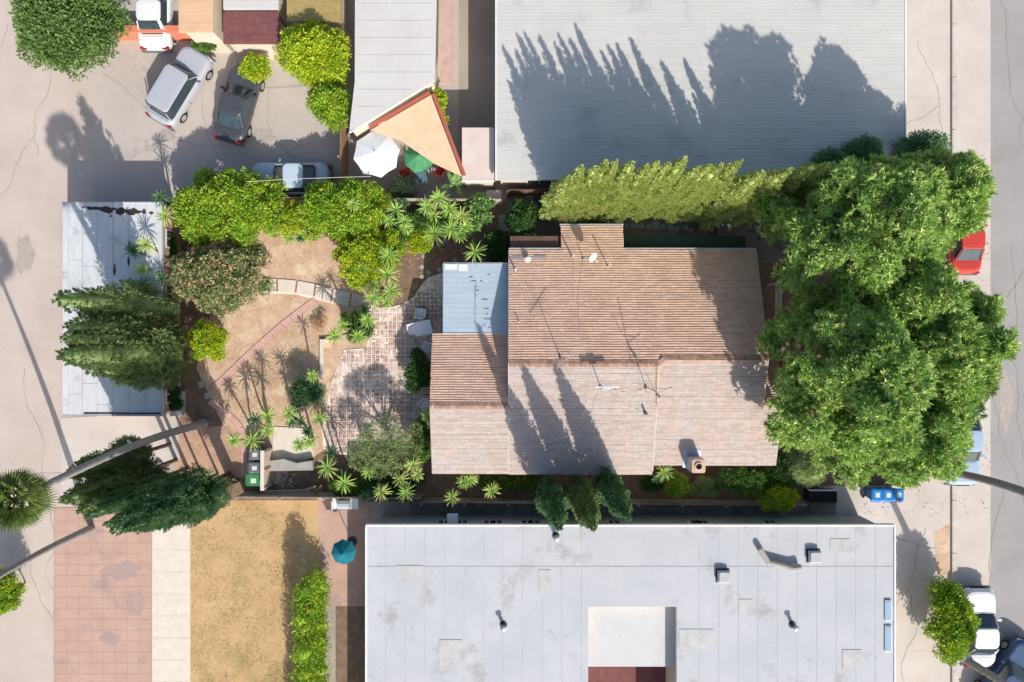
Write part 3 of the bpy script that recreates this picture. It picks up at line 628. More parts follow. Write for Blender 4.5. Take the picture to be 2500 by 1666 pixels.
def guys(t, h, feet):
    for fx, fy in feet:
        bx, by, bz = t.location; x, y = bx+fx, by+fy; build('guy_wire', MB().tube([tuple(h), (fx, fy, roofz(x, y)-bz+.03)], .0035, 3), M['wirewhite'], t, local=True)
t, h = antenna(1384, 876, 5.9, 'pale comb-like antenna on a guyed mast at the ridge, west side', (-.22, .02))
yagi(t, h, math.radians(38), 1.35, 11, AL, w0=.55, w1=.28)
for k in range(4):
    a = h+Vector((-.75+.2*k, .28, .05)); build('long_element', MB().tube([a+Vector((-.1,.25,0)), a+Vector((.22,-.5,0))], .008, 4), AL, t, local=True)
guys(t, h*.85, [(-1.2,1.1),(.9,-1.9),(1.3,.9),(-.9,-1.5)])
t, h = antenna(1476, 946, 5.5, 'white flat bar antenna with a central box on the south slope', (-.03, -.05))
build('panel', MB().box(h.x-.48, h.x-.12, h.y-.035, h.y+.035, h.z-.03, h.z+.06).box(h.x+.3, h.x+.72, h.y-.035, h.y+.035, h.z-.03, h.z+.06), M['plastW'], t, local=True)
build('centre_box', MB().box(h.x-.1, h.x+.28, h.y-.1, h.y+.06, h.z-.05, h.z+.1), mat('worn_white_box', (.62,.64,.66), (.5,.52,.55)), t, local=True)
guys(t, h*.8, [(-.9,-1.8),(1.7,-1.9)])
t, h = antenna(1602, 956, 6.1, 'dark long-boom antenna on a leaning mast right of the middle of the roof', (-.12, .1))
yagi(t, h+Vector((0,.35,0)), math.radians(90), 2.1, 13, M['mast'], w0=.22, w1=.14)
build('v_element', MB().tube([h+Vector((-.5,.9,0)), h+Vector((0,-.1,0)), h+Vector((.8,.25,0))], .012, 4).tube([h+Vector((.1,.15,0)), h+Vector((.5,.12,0)), h+Vector((.75,.2,0))], .012, 4), M['mast'], t, local=True)
build('rotor', MB().tube([h+Vector((.02,-.1,-.1)), h+Vector((.2,-.28,-.2))], .05, 8), M['fascia'], t, local=True)
guys(t, h*.8, [(-1.3,1.6),(-2.1,.9),(1.5,.5),(.1,-2.0),(-1.7,-.9)])
def cable(pts, lab, r=.011):
    W_ = [Vector(on_roof(*p)) for p in pts]; out = []
    for a_, b_ in zip(W_[:-1], W_[1:]):
        n = max(2, int((b_-a_).length/.35))
        for k in range(n):
            q = a_.lerp(b_, k/n); q.z = (roofz(q.x, q.y) if q.y < 4.8 else 2.6-(q.y-4.78)*PITCH)+.05; out.append(q)
    out.append(W_[-1]); mb = MB(); mb.tube(out, r, 5); o = build('cable', mb, M['wirewhite']); o['label'] = lab; o['category'] = 'cable'; o['group'] = 'pale cables lying on the roof'
cable([(1371,584),(1388,602),(1399,628),(1400,740),(1413,758),(1415,820),(1425,845),(1438,866),(1462,938)], 'pale cable from the gable corner past the left vent pipe to the bar antenna')
cable([(1443,626),(1424,632),(1419,660),(1412,730),(1412,765),(1431,830),(1447,880),(1466,940)], 'pale cable from the satellite dish down over the ridge')
cable([(1480,950),(1528,990),(1575,1008),(1592,1030),(1600,1060),(1618,1085),(1660,1108)], 'pale cable curving from the bar antenna to the chimney')
cable([(1462,958),(1452,985),(1430,1052),(1408,1108),(1390,1156)], 'pale cable running down to the south eave between tree shadows')
cable([(1484,948),(1520,958),(1565,952),(1588,962),(1608,964)], 'short pale cable looping between the bar antenna and the dark antenna')
for k, (a_, b_) in enumerate([((1268,626),(1296,634))]): pass
pm = MB(); c = on_roof(1262, 628); d_ = on_roof(1318, 627)
for (cc, w_) in ((c, .55), (d_, .62)): pm.obox((cc[0], cc[1], cc[2]+.02), (1,0,0), (0,1,-PITCH), (0,PITCH,1), (w_/2,.08,.006))
build('patch', pm, mat('blue_grey_patch', lin(150,150,154)), house)
# ---------------------------------------------------------------- detached garage
g = thing('garage', 'long flat roofed garage with pale rolled roofing beside the alley', 'garage', (-21.4, 1.7, 0))
gx0, gx1, gy0, gy1, gzr = -24.05, -18.7, -3.99, 7.4, 2.3
build('wall', MB().box(gx0+.12, gx1-.12, gy0+.12, gy1-.12, 0, gzr-.14), mat('garage_stucco', lin(190,160,150), lin(170,140,130), scale=1, bump=.3), g)
build('roof_deck', MB().box(gx0, gx1, gy0, gy1, gzr-.139, gzr-.02), M['fascia'], g)
wS = [.32,.72,.78,.80,.84,.86,.83]; x_ = gx0+.01; tot = sum(wS); wS = [q*(gx1-gx0-.02)/tot for q in wS]
cuts = [[.95],[.04,.27,.62,.9],[.3,.85],[.62,.95],[.38,.7],[.16,.74],[.28,.6]]
for k, w_ in enumerate(wS):
    ys = [0]+sorted(1-c for c in cuts[k])+[1]
    for a_, b_ in zip(ys[:-1], ys[1:]):
        z_ = gzr-.02+.006*(k % 2)+random.uniform(0, .004)
        build('roofing_sheet', MB().box(x_+.004, x_+w_-.012, gy0+.02+(gy1-gy0-.04)*a_+.008, gy0+.02+(gy1-gy0-.04)*b_-.006, gzr-.02, z_+.012), M['groof'], g)
    x_ += w_
ed = MB().box(gx0, gx1-.03, gy1-.03, gy1+.03, gzr-.1, gzr+.03).box(gx0, gx1-.03, gy0-.03, gy0+.02, gzr-.1, gzr+.02).box(gx1-.03, gx1+.03, gy0-.03, gy1+.03, gzr-.1, gzr+.025)
build('edge_flashing', ed, M['siding'], g)
def blob(cx, cy, rx, ry, z, n=22, seed=0):
    rr = random.Random(seed); ph = [rr.uniform(0, 6.28) for _ in range(4)]
    return [(cx+rx*math.cos(t)*(1+.25*math.sin(3*t+ph[0])+.18*math.sin(7*t+ph[1])), cy+ry*math.sin(t)*(1+.25*math.sin(4*t+ph[2])+.15*math.sin(9*t+ph[3])), z) for t in [2*math.pi*i/n for i in range(n)]]
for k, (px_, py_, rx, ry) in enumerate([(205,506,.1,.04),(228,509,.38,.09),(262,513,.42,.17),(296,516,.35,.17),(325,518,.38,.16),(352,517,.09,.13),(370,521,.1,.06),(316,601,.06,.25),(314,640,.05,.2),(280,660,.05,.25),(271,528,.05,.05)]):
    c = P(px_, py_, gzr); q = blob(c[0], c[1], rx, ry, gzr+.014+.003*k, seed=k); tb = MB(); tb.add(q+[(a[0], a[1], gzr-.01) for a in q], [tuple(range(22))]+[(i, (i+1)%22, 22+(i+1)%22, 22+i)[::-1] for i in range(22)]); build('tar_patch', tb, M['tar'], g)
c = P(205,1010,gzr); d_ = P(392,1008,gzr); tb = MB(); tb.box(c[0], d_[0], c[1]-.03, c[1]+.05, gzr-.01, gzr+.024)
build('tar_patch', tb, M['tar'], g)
for k, (yy, lab) in enumerate([(5.6,None),(2.6,None),(-.6,None),(-2.9,None)]):
    window(gx1-.12, yy, 1.3, 1.0, .8, 'x', g)
# step beside the garage
o = build('concrete_landing', MB().box(*[P(400,1012)[0]+.5, P(440,1012)[0]+.3], P(0,1015)[1], P(0,955)[1], 0, .35), M['walk']); o['label'] = 'white concrete landing against the garage wall at its south east corner'; o['category'] = 'landing'
# ---------------------------------------------------------------- neighbour buildings
nb = thing('north_building', 'large building north of the lot under a pale shallow roof', 'building', (10, 14, 0))
zN = 3.0; nx0, nx1 = -.82, 20.6; ny0 = 8.45
build('wall', MB().box(nx0+.2, nx1-.2, ny0+.3, 27.7, 0, zN-.15), M['stucco'], nb)
build('roof_deck', MB().box(nx0, nx1, ny0, 28, zN-.149, zN-.01), M['siding'], nb)
y_ = ny0+.02; k = 0; mb = MB()
while y_ < 28: 
    x_ = nx0+.02
    while x_ < nx1-.02:
        w_ = min(random.choice((1.0, 1.0, 1.4)), nx1-.02-x_); mb.add([(x_,y_,zN-.012),(x_+w_-.004,y_,zN-.012),(x_,y_,zN+.012),(x_+w_-.004,y_,zN+.012),(x_,y_+.19,zN+.0),(x_+w_-.004,y_+.19,zN+.0)], [(0,1,3,2),(2,3,5,4)]); x_ += w_
    y_ += .18; k += 1
build('roof_courses', mb, M['nroof'], nb, kind='stuff')
build('edge_trim', MB().box(nx0-.06, nx0+.015, ny0, 28, zN-.2, zN+.03), M['white'], nb); build('edge_trim', MB().box(nx1-.015, nx1+.06, ny0, 28, zN-.2, zN+.03), M['white'], nb)
for x_ in (1.5, 5, 9, 13, 17): window(x_, ny0+.3, 1.5, 1.4, 1.0, 'y', nb)
sh = thing('small_shed', 'small pale pink flat shed tucked in the corner west of the large building', 'shed', P(1175,400))
a = P(1128,312,2.4); b = P(1232,440,2.4)
build('wall', MB().box(a[0]+.1, min(b[0],-1.0)-.05, b[1]+.1, a[1]-.1, 0, 2.25), M['stucco'], sh); build('roof', MB().box(a[0], -.95, b[1], a[1], 2.251, 2.4), mat('pinkish_felt', lin(212,196,186), lin(200,182,172), scale=1), sh)
build('white_edge', MB().box(a[0], -.95, b[1]-.08, b[1]-.005, 2.2, 2.42), M['white'], sh)
wh = thing('white_roofed_house', 'house with a white roof cut off diagonally, north west of the lot', 'house', P(980,100))
poly = [P(*q, 3.0)[:2] for q in [(868,-300),(866,200),(852,325),(1062,196),(1072,-300)]]
build('roof', MB().prism(poly, 2.85, 3.0), M['wroof'], wh)
cx = sum(p[0] for p in poly)/5; cy = sum(p[1] for p in poly)/5
build('wall', MB().prism([(cx+(p[0]-cx)*.94, cy+(p[1]-cy)*.97) for p in poly], 0, 2.84), M['stucco'], wh)
seam = MB()
for yy in range(-200, 300, 42):
    p0 = P(870, yy, 3); p1 = P(1060 if yy < 190 else 1060-(yy-190)*1.6, yy, 3); seam.box(p0[0]+.05, p1[0]-.1, p0[1], p0[1]+.03, 3.0, 3.012)
build('roof_seams', seam, M['siding'], wh)
build('eave_strip', MB().box(P(1075,0,2.6)[0], P(1106,0,2.6)[0], P(0,205,2.6)[1], P(0,-300,2.6)[1], 2.5, 2.62), mat('pink_tile', lin(196,166,148), lin(180,150,134), scale=2), wh)
sb = thing('south_building', 'large building south of the lot under a wide white flat roof', 'building', (8, -15, 0))
zS = 3.2; sx0, sx1 = P(893,0,zS)[0], P(2185,0,zS)[0]; sy1 = P(0,1282,zS)[1]; sy0 = -24
hx0, hx1 = P(1436,0,zS)[0], P(1652,0,zS)[0]; hy1 = P(0,1482,zS)[1]
for (a_, b_, c_, d_) in [(sx0,hx0,sy0,sy1),(hx1,sx1,sy0,sy1),(hx0+.002,hx1-.002,hy1,sy1)]: build('roof', MB().box(a_, b_, c_, d_, zS-.2, zS), M['sroof'], sb)
build('lower_roof', MB().box(hx0-.1, hx1+.1, P(0,1628,2.4)[1], hy1-.01, 2.2, 2.4), mat('bright_white_roof', lin(200,199,198), lin(190,189,188), scale=.5), sb)
build('courtyard_floor', MB().box(hx0-.1, hx1+.1, sy0, P(0,1628,2.4)[1]-.01, 0.03, 0.2), M['maroon'], sb)
build('wall', MB().box(sx0+.3, sx1-.3, sy1-.5, sy1-.3, 0, zS-.201).box(sx0+.3, sx0+.5, sy0, sy1-.51, 0, zS-.201).box(sx1-.5, sx1-.3, sy0, sy1-.51, 0, zS-.201)
      .box(hx0-.2, hx0-.101, sy0, hy1, .01, zS-.201).box(hx1+.101, hx1+.2, sy0, hy1, .01, zS-.201).box(hx0-.1, hx1+.1, hy1+.001, hy1+.1, .01, zS-.201), M['stucco'], sb)
sg = MB(); z_ = .1
while z_ < 2.9: sg.add([(sx0+.3,sy1-.28,z_),(sx1-.3,sy1-.28,z_),(sx1-.3,sy1-.295,z_+.18),(sx0+.3,sy1-.295,z_+.18),(sx0+.3,sy1-.299,z_),(sx1-.3,sy1-.299,z_)], [(0,3,2,1),(0,1,5,4)]); z_ += .185
build('siding_boards', sg, M['siding'], sb, kind='stuff')
pr = MB().box(sx0, sx1, sy1-.06, sy1+.02, zS-.25, zS+.05).box(sx0-.02, sx0+.06, sy0, sy1-.07, zS-.25, zS+.05).box(sx1-.06, sx1+.02, sy0, sy1-.07, zS-.25, zS+.05)
build('parapet_trim', pr, M['white'], sb)
for px_ in (1084, 1128, 1195, 1212, 1287, 1304, 1500, 1700, 1715, 1880): window(P(px_,0,1.9)[0], sy1-.25, 1.9, .7, .8, 'y', sb)
for k in range(1, 27):
    x_ = sx0+(sx1-sx0)*k/27
    if hx0-.3 < x_ < hx1+.3: continue
    build('roof_seam', MB().box(x_, x_+.04, sy0, sy1-.08, zS, zS+.008), M['siding'], sb)
for k in range(1, 4):
    yy = sy1-2.2*k
    if yy > hy1+.1: build('roof_seam', MB().box(sx0+.1, sx1-.1, yy, yy+.04, zS+.008, zS+.014), M['siding'], sb)
for k, (px_, py_, w2, h2) in enumerate([(1000,1400,.7,.4),(1330,1420,.3,.6),(1700,1560,.9,.5),(2050,1330,.5,.3),(1820,1480,.35,.35),(1100,1600,.6,.8),(2080,1610,.5,.5)]):
    c = P(px_, py_, zS); build('roof_patch', MB().box(c[0]-w2, c[0]+w2, c[1]-h2, c[1]+h2, zS+.015, zS+.021), mat('patch_felt', lin(190,190,188), lin(172,172,172), scale=2) if 'patch_felt' not in bpy.data.materials else bpy.data.materials['patch_felt'], sb)
def rooflet(px_, py_, kind, lab):
    c = P(px_, py_, zS); t = thing('roof_vent', lab, 'roof vent', c, group='vents on the white south roof')
    if kind == 'pipe': build('stack', MB().cyl((0,0),.09,0,.5,12), M['ribbed'], t, local=True); build('cap', MB().cyl((0,0),.16,.5,.56,12,.05), M['galv'], t, local=True)
    else: build('base', MB().box(-.28,.28,-.28,.28,0,.22), M['galv'], t, local=True); build('hood', MB().loft([rrect(.66,.66,.05,.221), rrect(.5,.5,.1,.34)]), M['siding'], t, local=True)
    build('shoe', MB().cyl((0,0),.2,.0,.02,10) if kind=='pipe' else MB().box(-.36,.36,-.36,.36,0,.02), M['ribbed'], t, local=True)
rooflet(1229,1525,'pipe','short pipe vent west of the light well on the white roof'); rooflet(1764,1405,'box','low box vent in the upper middle of the white roof')
rooflet(1934,1525,'pipe','short pipe vent east of the light well on the white roof'); rooflet(1357,1308,'pipe','short pipe vent at the north edge of the white roof'); rooflet(1985,1357,'box','box vent at the end of the bent duct on the white roof')
du = thing('bent_duct', 'bent grey duct lying on the white south roof', 'duct', P(1890,1370,zS)); q = [P(x, y, zS+.25) for x, y in [(1855,1340),(1875,1372),(1935,1388),(1955,1385)]]
build('duct', MB().tube([(a_[0], a_[1], a_[2]) for a_ in q], .16, 10), mat('duct_metal', lin(170,164,160), lin(150,146,144)), du)
build('support', MB().box(q[1][0]-.05,q[1][0]+.05,q[1][1]-.05,q[1][1]+.05,zS,zS+.2).box(q[2][0]-.05,q[2][0]+.05,q[2][1]-.05,q[2][1]+.05,zS,zS+.2), M['ribbed'], du)
for (y0_, y1_, lab) in [(1465,1515,'northern narrow blue skylight at the east edge of the white roof'),(1528,1590,'southern narrow blue skylight at the east edge of the white roof')]:
    a = P(2176,y1_,zS); b = P(2196-18,y0_,zS); t = thing('skylight', lab, 'skylight', P(2170,(y0_+y1_)/2,zS), group='blue skylights')
    build('frame', MB().box(a[0]-.35,a[0]-.02,a[1],b[1],zS,zS+.1), M['white'], t); build('pane', MB().box(a[0]-.31,a[0]-.06,a[1]+.04,b[1]-.04,zS+.101,zS+.12), mat('blue_pane', lin(150,176,200), rough=.2), t)
ob = build('door_canopy', MB().box(*[P(1092,0,2.2)[0],P(1118,0,2.2)[0]], sy1-.29, sy1+.35, 2.2, 2.3), M['plastW']); ob['label'] = 'small pale canopy sticking out of the south building wall above a door'; ob['category'] = 'canopy'
# small buildings at the top left
def hut(name, lab, cat, x0_, y0_, x1_, y1_, z, m, wm=M['stucco'], slope=0.0):
    a = P(x0_, y0_, z); b = P(x1_, y1_, z); t = thing(name, lab, cat, ((a[0]+b[0])/2, (a[1]+b[1])/2, 0))
    build('wall', MB().box(a[0]+.15, b[0]-.15, b[1]+.15, a[1]-.15, 0, z-.15), wm, t)
    build('roof', MB().box(a[0], b[0], b[1], a[1], z-.149, z), m, t)
    yy = b[1]+.4
    sm = MB()
    while yy < a[1]-.1: sm.box(a[0]+.01, b[0]-.01, yy, yy+.03, z, z+.01); yy += .6
    build('roof_battens', sm, m, t); return t
hut('peach_building', 'building with a flat peach coloured roof at the top edge', 'building', 436,-180,520,78,3.0,M['peach'])
hut('maroon_shed', 'dark maroon roofed shed at the top edge beside the lime tree', 'shed', 545,28,680,106,2.4,M['maroon'])
hut('olive_shed', 'tan olive roofed shed at the top edge above the lime tree', 'shed', 700,-120,832,52,2.4,mat('olive_felt', lin(170,150,96), lin(150,132,84)))
hut('grey_carport', 'white roofed carport at the top edge, left of the maroon shed', 'carport', 545,-120,680,22,2.5,M['wroof'])
o = build('salmon_wall', MB().box(P(292,0)[0], P(478,0)[0], P(0,100)[1], P(0,84)[1], 0, 1.1), M['salmon']); o['label'] = 'low salmon coloured wall behind the parked cars'; o['category'] = 'wall'
# wooden fence between the car park and the white roofed house
def fence(lab, a, b, h, m, pname='board', step=.3, name='wooden_fence', rail=True, tone=None):
    A, B = Vector(P(*a)), Vector(P(*b)); L = (B-A).length; d = (B-A)/L; nn = Vector((-d.y, d.x, 0)); t = thing(name, lab, 'fence', tuple((A+B)/2))
    n = int(L/step)
    for k in range(n):
        c = A+d*(k+.5)*L/n; hh = h+random.uniform(-.02, .02); build(pname, MB().obox((c.x, c.y, hh/2), d, nn, (0,0,1), (L/n/2-.006, .012, hh/2)), m, t)
    if rail:
        for z in (.35, h-.3):
            c = (A+B)/2-nn*.035; build('rail', MB().obox((c.x, c.y, z), d, nn, (0,0,1), (L/2, .02, .04)), m, t)
    k = 0
    while k*2.4 <= L:
        c = A+d*k*2.4-nn*.1; build('post', MB().box(c.x-.045, c.x+.045, c.y-.045, c.y+.045, 0, h+.05), m, t); k += 1
    return t
fence('orange brown wooden fence between the car park and the white roofed house', (850,300), (850,470), 1.8, M['wood'])
fence('weathered plank fence along the north side of the garden', (460,494), (1225,500), 1.5, M['plank'])
fence('grey plank fence along the south side of the garden', (600,1200), (1035,1204), 1.4, M['plank'])
fence('plank fence between the house side yard and the south building', (1035,1215), (1950,1222), 1.2, M['plank'])
fence('dark plank fence behind the row of cypresses', (1240,478), (2060,470), 1.5, M['deckboard'])
# grey slab and green awning in the north passage
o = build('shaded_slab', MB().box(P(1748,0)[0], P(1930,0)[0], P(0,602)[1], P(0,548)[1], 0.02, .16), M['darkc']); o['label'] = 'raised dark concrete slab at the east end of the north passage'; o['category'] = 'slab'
aw = thing('green_awning', 'dark green flat awning along the shaded north wall of the house', 'awning', (9, 5.3, 0))
build('canvas', MB().box(6.05, 12.6, 4.98, 5.62, 1.95, 2.0), M['greenawn'], aw); build('valance', MB().box(6.05,12.6,5.621,5.64,1.8,2.0), M['greenawn'], aw)
for x_ in (6.1, 8.3, 10.4, 12.5): build('strut', MB().box(x_, x_+.05, 5.55, 5.6, 0, 1.94), M['ribbed'], aw)
build('deck', MB(), M['ribbed'], aw) if False else None
# tan shade awning, umbrella, garden furniture by the white roofed house
ts = thing('shade_sail', 'tan triangular shade sail with red border near the white umbrella', 'shade sail', P(1020,330))
pl = [P(*q, 2.4) for q in [(905,318),(1052,232),(1128,432),(1060,400),(980,345)]]
build('canvas', MB().prism([q[:2] for q in pl], 2.38, 2.4), M['tan'], ts)
rb = MB(); 
for a_, b_ in ((pl[0], pl[1]), (pl[1], pl[2])):
    a_, b_ = Vector(a_), Vector(b_); d = (b_-a_).normalized(); nn = Vector((-d.y, d.x, 0)); c = (a_+b_)/2+nn*.14; c.z = 2.42; rb.obox(c, d, nn, (0,0,1), ((b_-a_).length/2, .09, .03))
build('border', rb, mat('faded_red', lin(176,96,78), lin(160,86,70)), ts)
for q in (pl[0], pl[1], pl[2]): build('pole', MB().cyl((q[0], q[1]), .04, 0, 2.37, 8), M['galv'], ts)
def umbrella(r, m, m2=None):
    t = thing('patio_umbrella', 'u', 'umbrella', (0,0,0)); n = 8
    rim = [(r*math.cos(2*math.pi*i/n), r*math.sin(2*math.pi*i/n), 1.95) for i in range(n)]
    for i in range(n):
        a_, b_ = Vector(rim[i]), Vector(rim[(i+1)%n]); mid = (a_+b_)/2*.97; mid.z = 1.98; top = Vector((0,0,2.4))
        build('panel', MB().add([a_, mid, b_, top, (a_+top)/2+Vector((0,0,.02)), (b_+top)/2+Vector((0,0,.02))], [(0,1,4),(1,5,4),(1,2,5),(4,5,3)]), m, t, local=True)
        build('rib', MB().tube([a_-Vector((0,0,.02)), top-Vector((0,0,.03))], .01, 4), M['galv'], t, local=True)
    build('pole', MB().cyl((0,0),.025,0,2.45,8), M['galv'], t, local=True); build('base', MB().cyl((0,0),.28,0,.08,16), M['ribbed'], t, local=True)
    build('finial', MB().cyl((0,0),.04,2.4,2.5,8,.02), m, t, local=True); return t
u = umbrella(1.28, M['plastW']); place(u, True, 'big white octagonal patio umbrella at the corner of the white roofed house', P(936,400), .2)
u = umbrella(.85, M['greenf']); place(u, True, 'green patio umbrella between the shade sail and red chairs', P(1035,408), .5)
u = umbrella(.7, M['teal']); place(u, True, 'teal patio umbrella on the paved corner beside the south building', P(860,1322), .1)
def chair(m):
    t = thing('garden_chair', 'c', 'chair', (0,0,0))
    build('seat', MB().loft([rrect(.46,.44,.06,.41), rrect(.5,.48,.08,.44), rrect(.48,.46,.08,.45)]), m, t, local=True)
    for k in range(5): build('back_slat', MB().obox((-.19+.095*k, .27, .68), (1,0,0), (0,.26,.97), (0,-.97,.26), (.035,.24,.012)), m, t, local=True)
    build('back_rail', MB().obox((0,.325,.93), (1,0,0), (0,.26,.97), (0,-.97,.26), (.25,.03,.018)), m, t, local=True)
    for sx in (-1, 1):
        build('armrest', MB().box(sx*.27-.03, sx*.27+.03, -.2, .26, .63, .66), m, t, local=True)
        for sy in (-1, 1): build('leg', MB().tube([(sx*.22, sy*.2, .42), (sx*.26, sy*.25, 0)], .022, 5), m, t, local=True)
    return t
cr_ = chair(M['redp']); place(cr_, True, 'red garden chair left of the small glass table', P(994,428), 2.0, 'red garden chairs'); place(cr_, False, 'red garden chair right of the small glass table', P(1076,424), -2.2, 'red garden chairs')
cw = chair(M['plastW'])
for k, (x, y, a_, lab) in enumerate([(1012,806,.3,'white plastic chair left of the patio table, on open brick'),(1030,765,3.0,'white plastic chair north of the patio table in shade'),(1046,850,-.3,'white plastic chair south of the patio table, half under the shrub'),(1042,985,.8,'white plastic chair near the dark shrub beside the wing wall'),(835,1225,1.6,'white chair on the neighbour patio next to the grill')]):
    place(cw, k == 0, lab, P(x, y, .05), a_, 'white plastic garden chairs')
def table(name, lab, loc, w_, l_, m, tm, rz=0):
    t = thing(name, lab, 'table', loc, rz); build('tabletop', MB().loft([rrect(w_-.04,l_-.04,.1,.69), rrect(w_,l_,.12,.71), rrect(w_,l_,.12,.73)]), tm, t, local=True)
    for sx in (-1,1):
        for sy in (-1,1): build('leg', MB().tube([(sx*(w_/2-.1), sy*(l_/2-.1), .69), (sx*(w_/2-.06), sy*(l_/2-.06), 0)], .025, 6), m, t, local=True)
    return t
table('patio_table', 'white plastic table on the shaded brick patio', P(1036,802,.05), 1.0, .8, M['plastW'], M['plastW'], .2)
table('glass_table', 'small blue grey glass table with pale frame between the red chairs', P(1032,436), .75, .85, M['white'], mat('table_glass', (.12,.2,.24), rough=.15, spec=.6))
bt = table('work_table', 'lilac grey topped table at the fence north of the ivy', P(1206,486), .85, .68, M['galv'], mat('lilac_top', lin(168,162,174), lin(156,150,162)))
# grill
gr = thing('gas_grill', 'closed grey gas grill on a white counter by the south fence', 'grill', P(850,1222)); c = gr.location
build('counter', MB().box(-.7,.75,-.3,.28,0,.8), M['plastW'], gr, local=True); build('body', MB().box(-.33,.33,-.24,.24,.801,.95), M['greybin'], gr, local=True)
ring = lambda x: [(x, -.25, .951), (x, .25, .951), (x, .22, 1.12), (x, .08, 1.2), (x, -.08, 1.2), (x, -.22, 1.12)]
build('lid', MB().loft([ring(-.34), ring(.34)]), mat('grill_lid', lin(170,180,186), rough=.35), gr, local=True); build('handle', MB().tube([(-.25,-.3,1.02),(.25,-.3,1.02)], .015), M['galv'], gr, local=True)
# small pots, bucket, gas can behind the ivy
def pot(lab, x, y, r, h, m, name='flower_pot', cat='pot'):
    t = thing(name, lab, cat, P(x, y)); n = 14
    build('bowl', MB().loft([[(q*math.cos(2*math.pi*i/n), q*math.sin(2*math.pi*i/n), z) for i in range(n)] for q, z in ((r*.7,0),(r,h),(r*.85,h),(r*.75,h-.06))]), m, t, local=True)
    build('rim', MB().loft([[(q*math.cos(2*math.pi*i/n), q*math.sin(2*math.pi*i/n), z) for i in range(n)] for q, z in ((r*1.08,h-.04),(r*1.08,h+.01),(r*.88,h+.01),(r*.88,h-.03))], cap=False), m, t, local=True)
pot('orange bucket in front of the fence north of the ivy', 1258, 489, .13, .3, M['orange'], 'bucket', 'bucket'); pot('white round tub among the banana leaves', 1106, 447, .15, .3, M['white'], 'tub', 'tub'); pot('small orange pot beside the lilac topped table', 1226, 496, .09, .2, M['orange']); pot('green tub at the foot of the small shed', 1233, 446, .2, .35, M['greenf'], 'tub', 'tub'); pot('teal planter next to the yellow flowering plant', 1166, 451, .17, .3, M['teal'])
o = build('crate', MB().loft([rrect(.35,.4,.03,0,*P(1293,486)[:2]), rrect(.42,.46,.03,.3,*P(1293,486)[:2])]), M['wood']); o['label'] = 'small yellow and white crate leaning by the dark fence'; o['category'] = 'crate'
# bins
def bin_(m, lidm, dome=.05):
    t = thing('wheeled_bin', 'b', 'bin', (0,0,0))
    build('body', MB().loft([rrect(.46,.48,.05,.08), rrect(.56,.62,.06,.9), rrect(.6,.66,.06,.93)]), m, t, local=True)
    l = build('lid', MB().loft([rrect(.64,.72,.07,.931,0,-.01), rrect(.64,.72,.08,.97,0,-.01), rrect(.5,.56,.1,.97+dome,0,-.01)]), lidm, t, local=True)
    build('lid_label', MB().box(-.15,.08,-.15,.12,.971+dome,.976+dome), mat('paper_label', (.62,.66,.62), (.5,.55,.5), scale=30), l, local=True)
    build('handle', MB().tube([(-.22,.4,.9),(.22,.4,.9)], .018), m, t, local=True)
    for s in (-1,1): w_ = build('wheel', MB().loft([[(s*.3+o_, .24+.12*math.cos(2*math.pi*i/14), .12+.12*math.sin(2*math.pi*i/14)) for i in range(14)] for o_ in (-.03,.03)]), M['rub'], t, local=True); build('hub', MB().obox((s*.335,.24,.12),(1,0,0),(0,1,0),(0,0,1),(.006,.04,.04)), M['galv'], w_, local=True)
    return t
b1 = bin_(M['blackbin'], M['greybin']); place(b1, True, 'black wheeled bin with glossy lid, northernmost by the pale wall', P(638,1102,0), math.pi/2, 'wheeled bins against the pale garden wall')
b2 = bin_(M['greybin'], M['greybin']); place(b2, True, 'grey wheeled bin between the black and the green bins', P(637,1134,0), math.pi/2, 'wheeled bins against the pale garden wall')
b3 = bin_(M['greenbin'], M['greenbin'], .02); place(b3, True, 'green wheeled bin at the south end of the row', P(634,1164,0), math.pi/2, 'wheeled bins against the pale garden wall', scale=(1.15,1.12,1))
b4 = bin_(M['bluebin'], M['bluebin'])
for k, (x, lab) in enumerate([(2118,'blue recycling bin nearest the street tree trunk, leftmost of three'),(2144,'blue recycling bin in the middle of three'),(2169,'blue recycling bin closest to the street, rightmost of three')]):
    place(b4, k == 0, lab, P(x, 1200), random.uniform(-.05,.05)+math.pi, 'blue bins at the kerb')
gw = thing('garden_wall', 'pale plastered wall beside the wheeled bins', 'wall', P(662,1135)); c = gw.location
build('panel', MB().box(-.06,.06,-1.15,1.0,0,1.35), mat('pale_plaster', lin(210,192,172), lin(190,172,152), scale=2, bump=.3), gw, local=True)
build('coping', MB().box(-.10,.10,-1.17,1.02,1.351,1.4), M['slab'], gw, local=True); 
for y_ in (-1.1,-.1,.9): build('post', MB().box(.061,.12,y_-.05,y_+.05,0,1.35), M['plank'], gw, local=True)
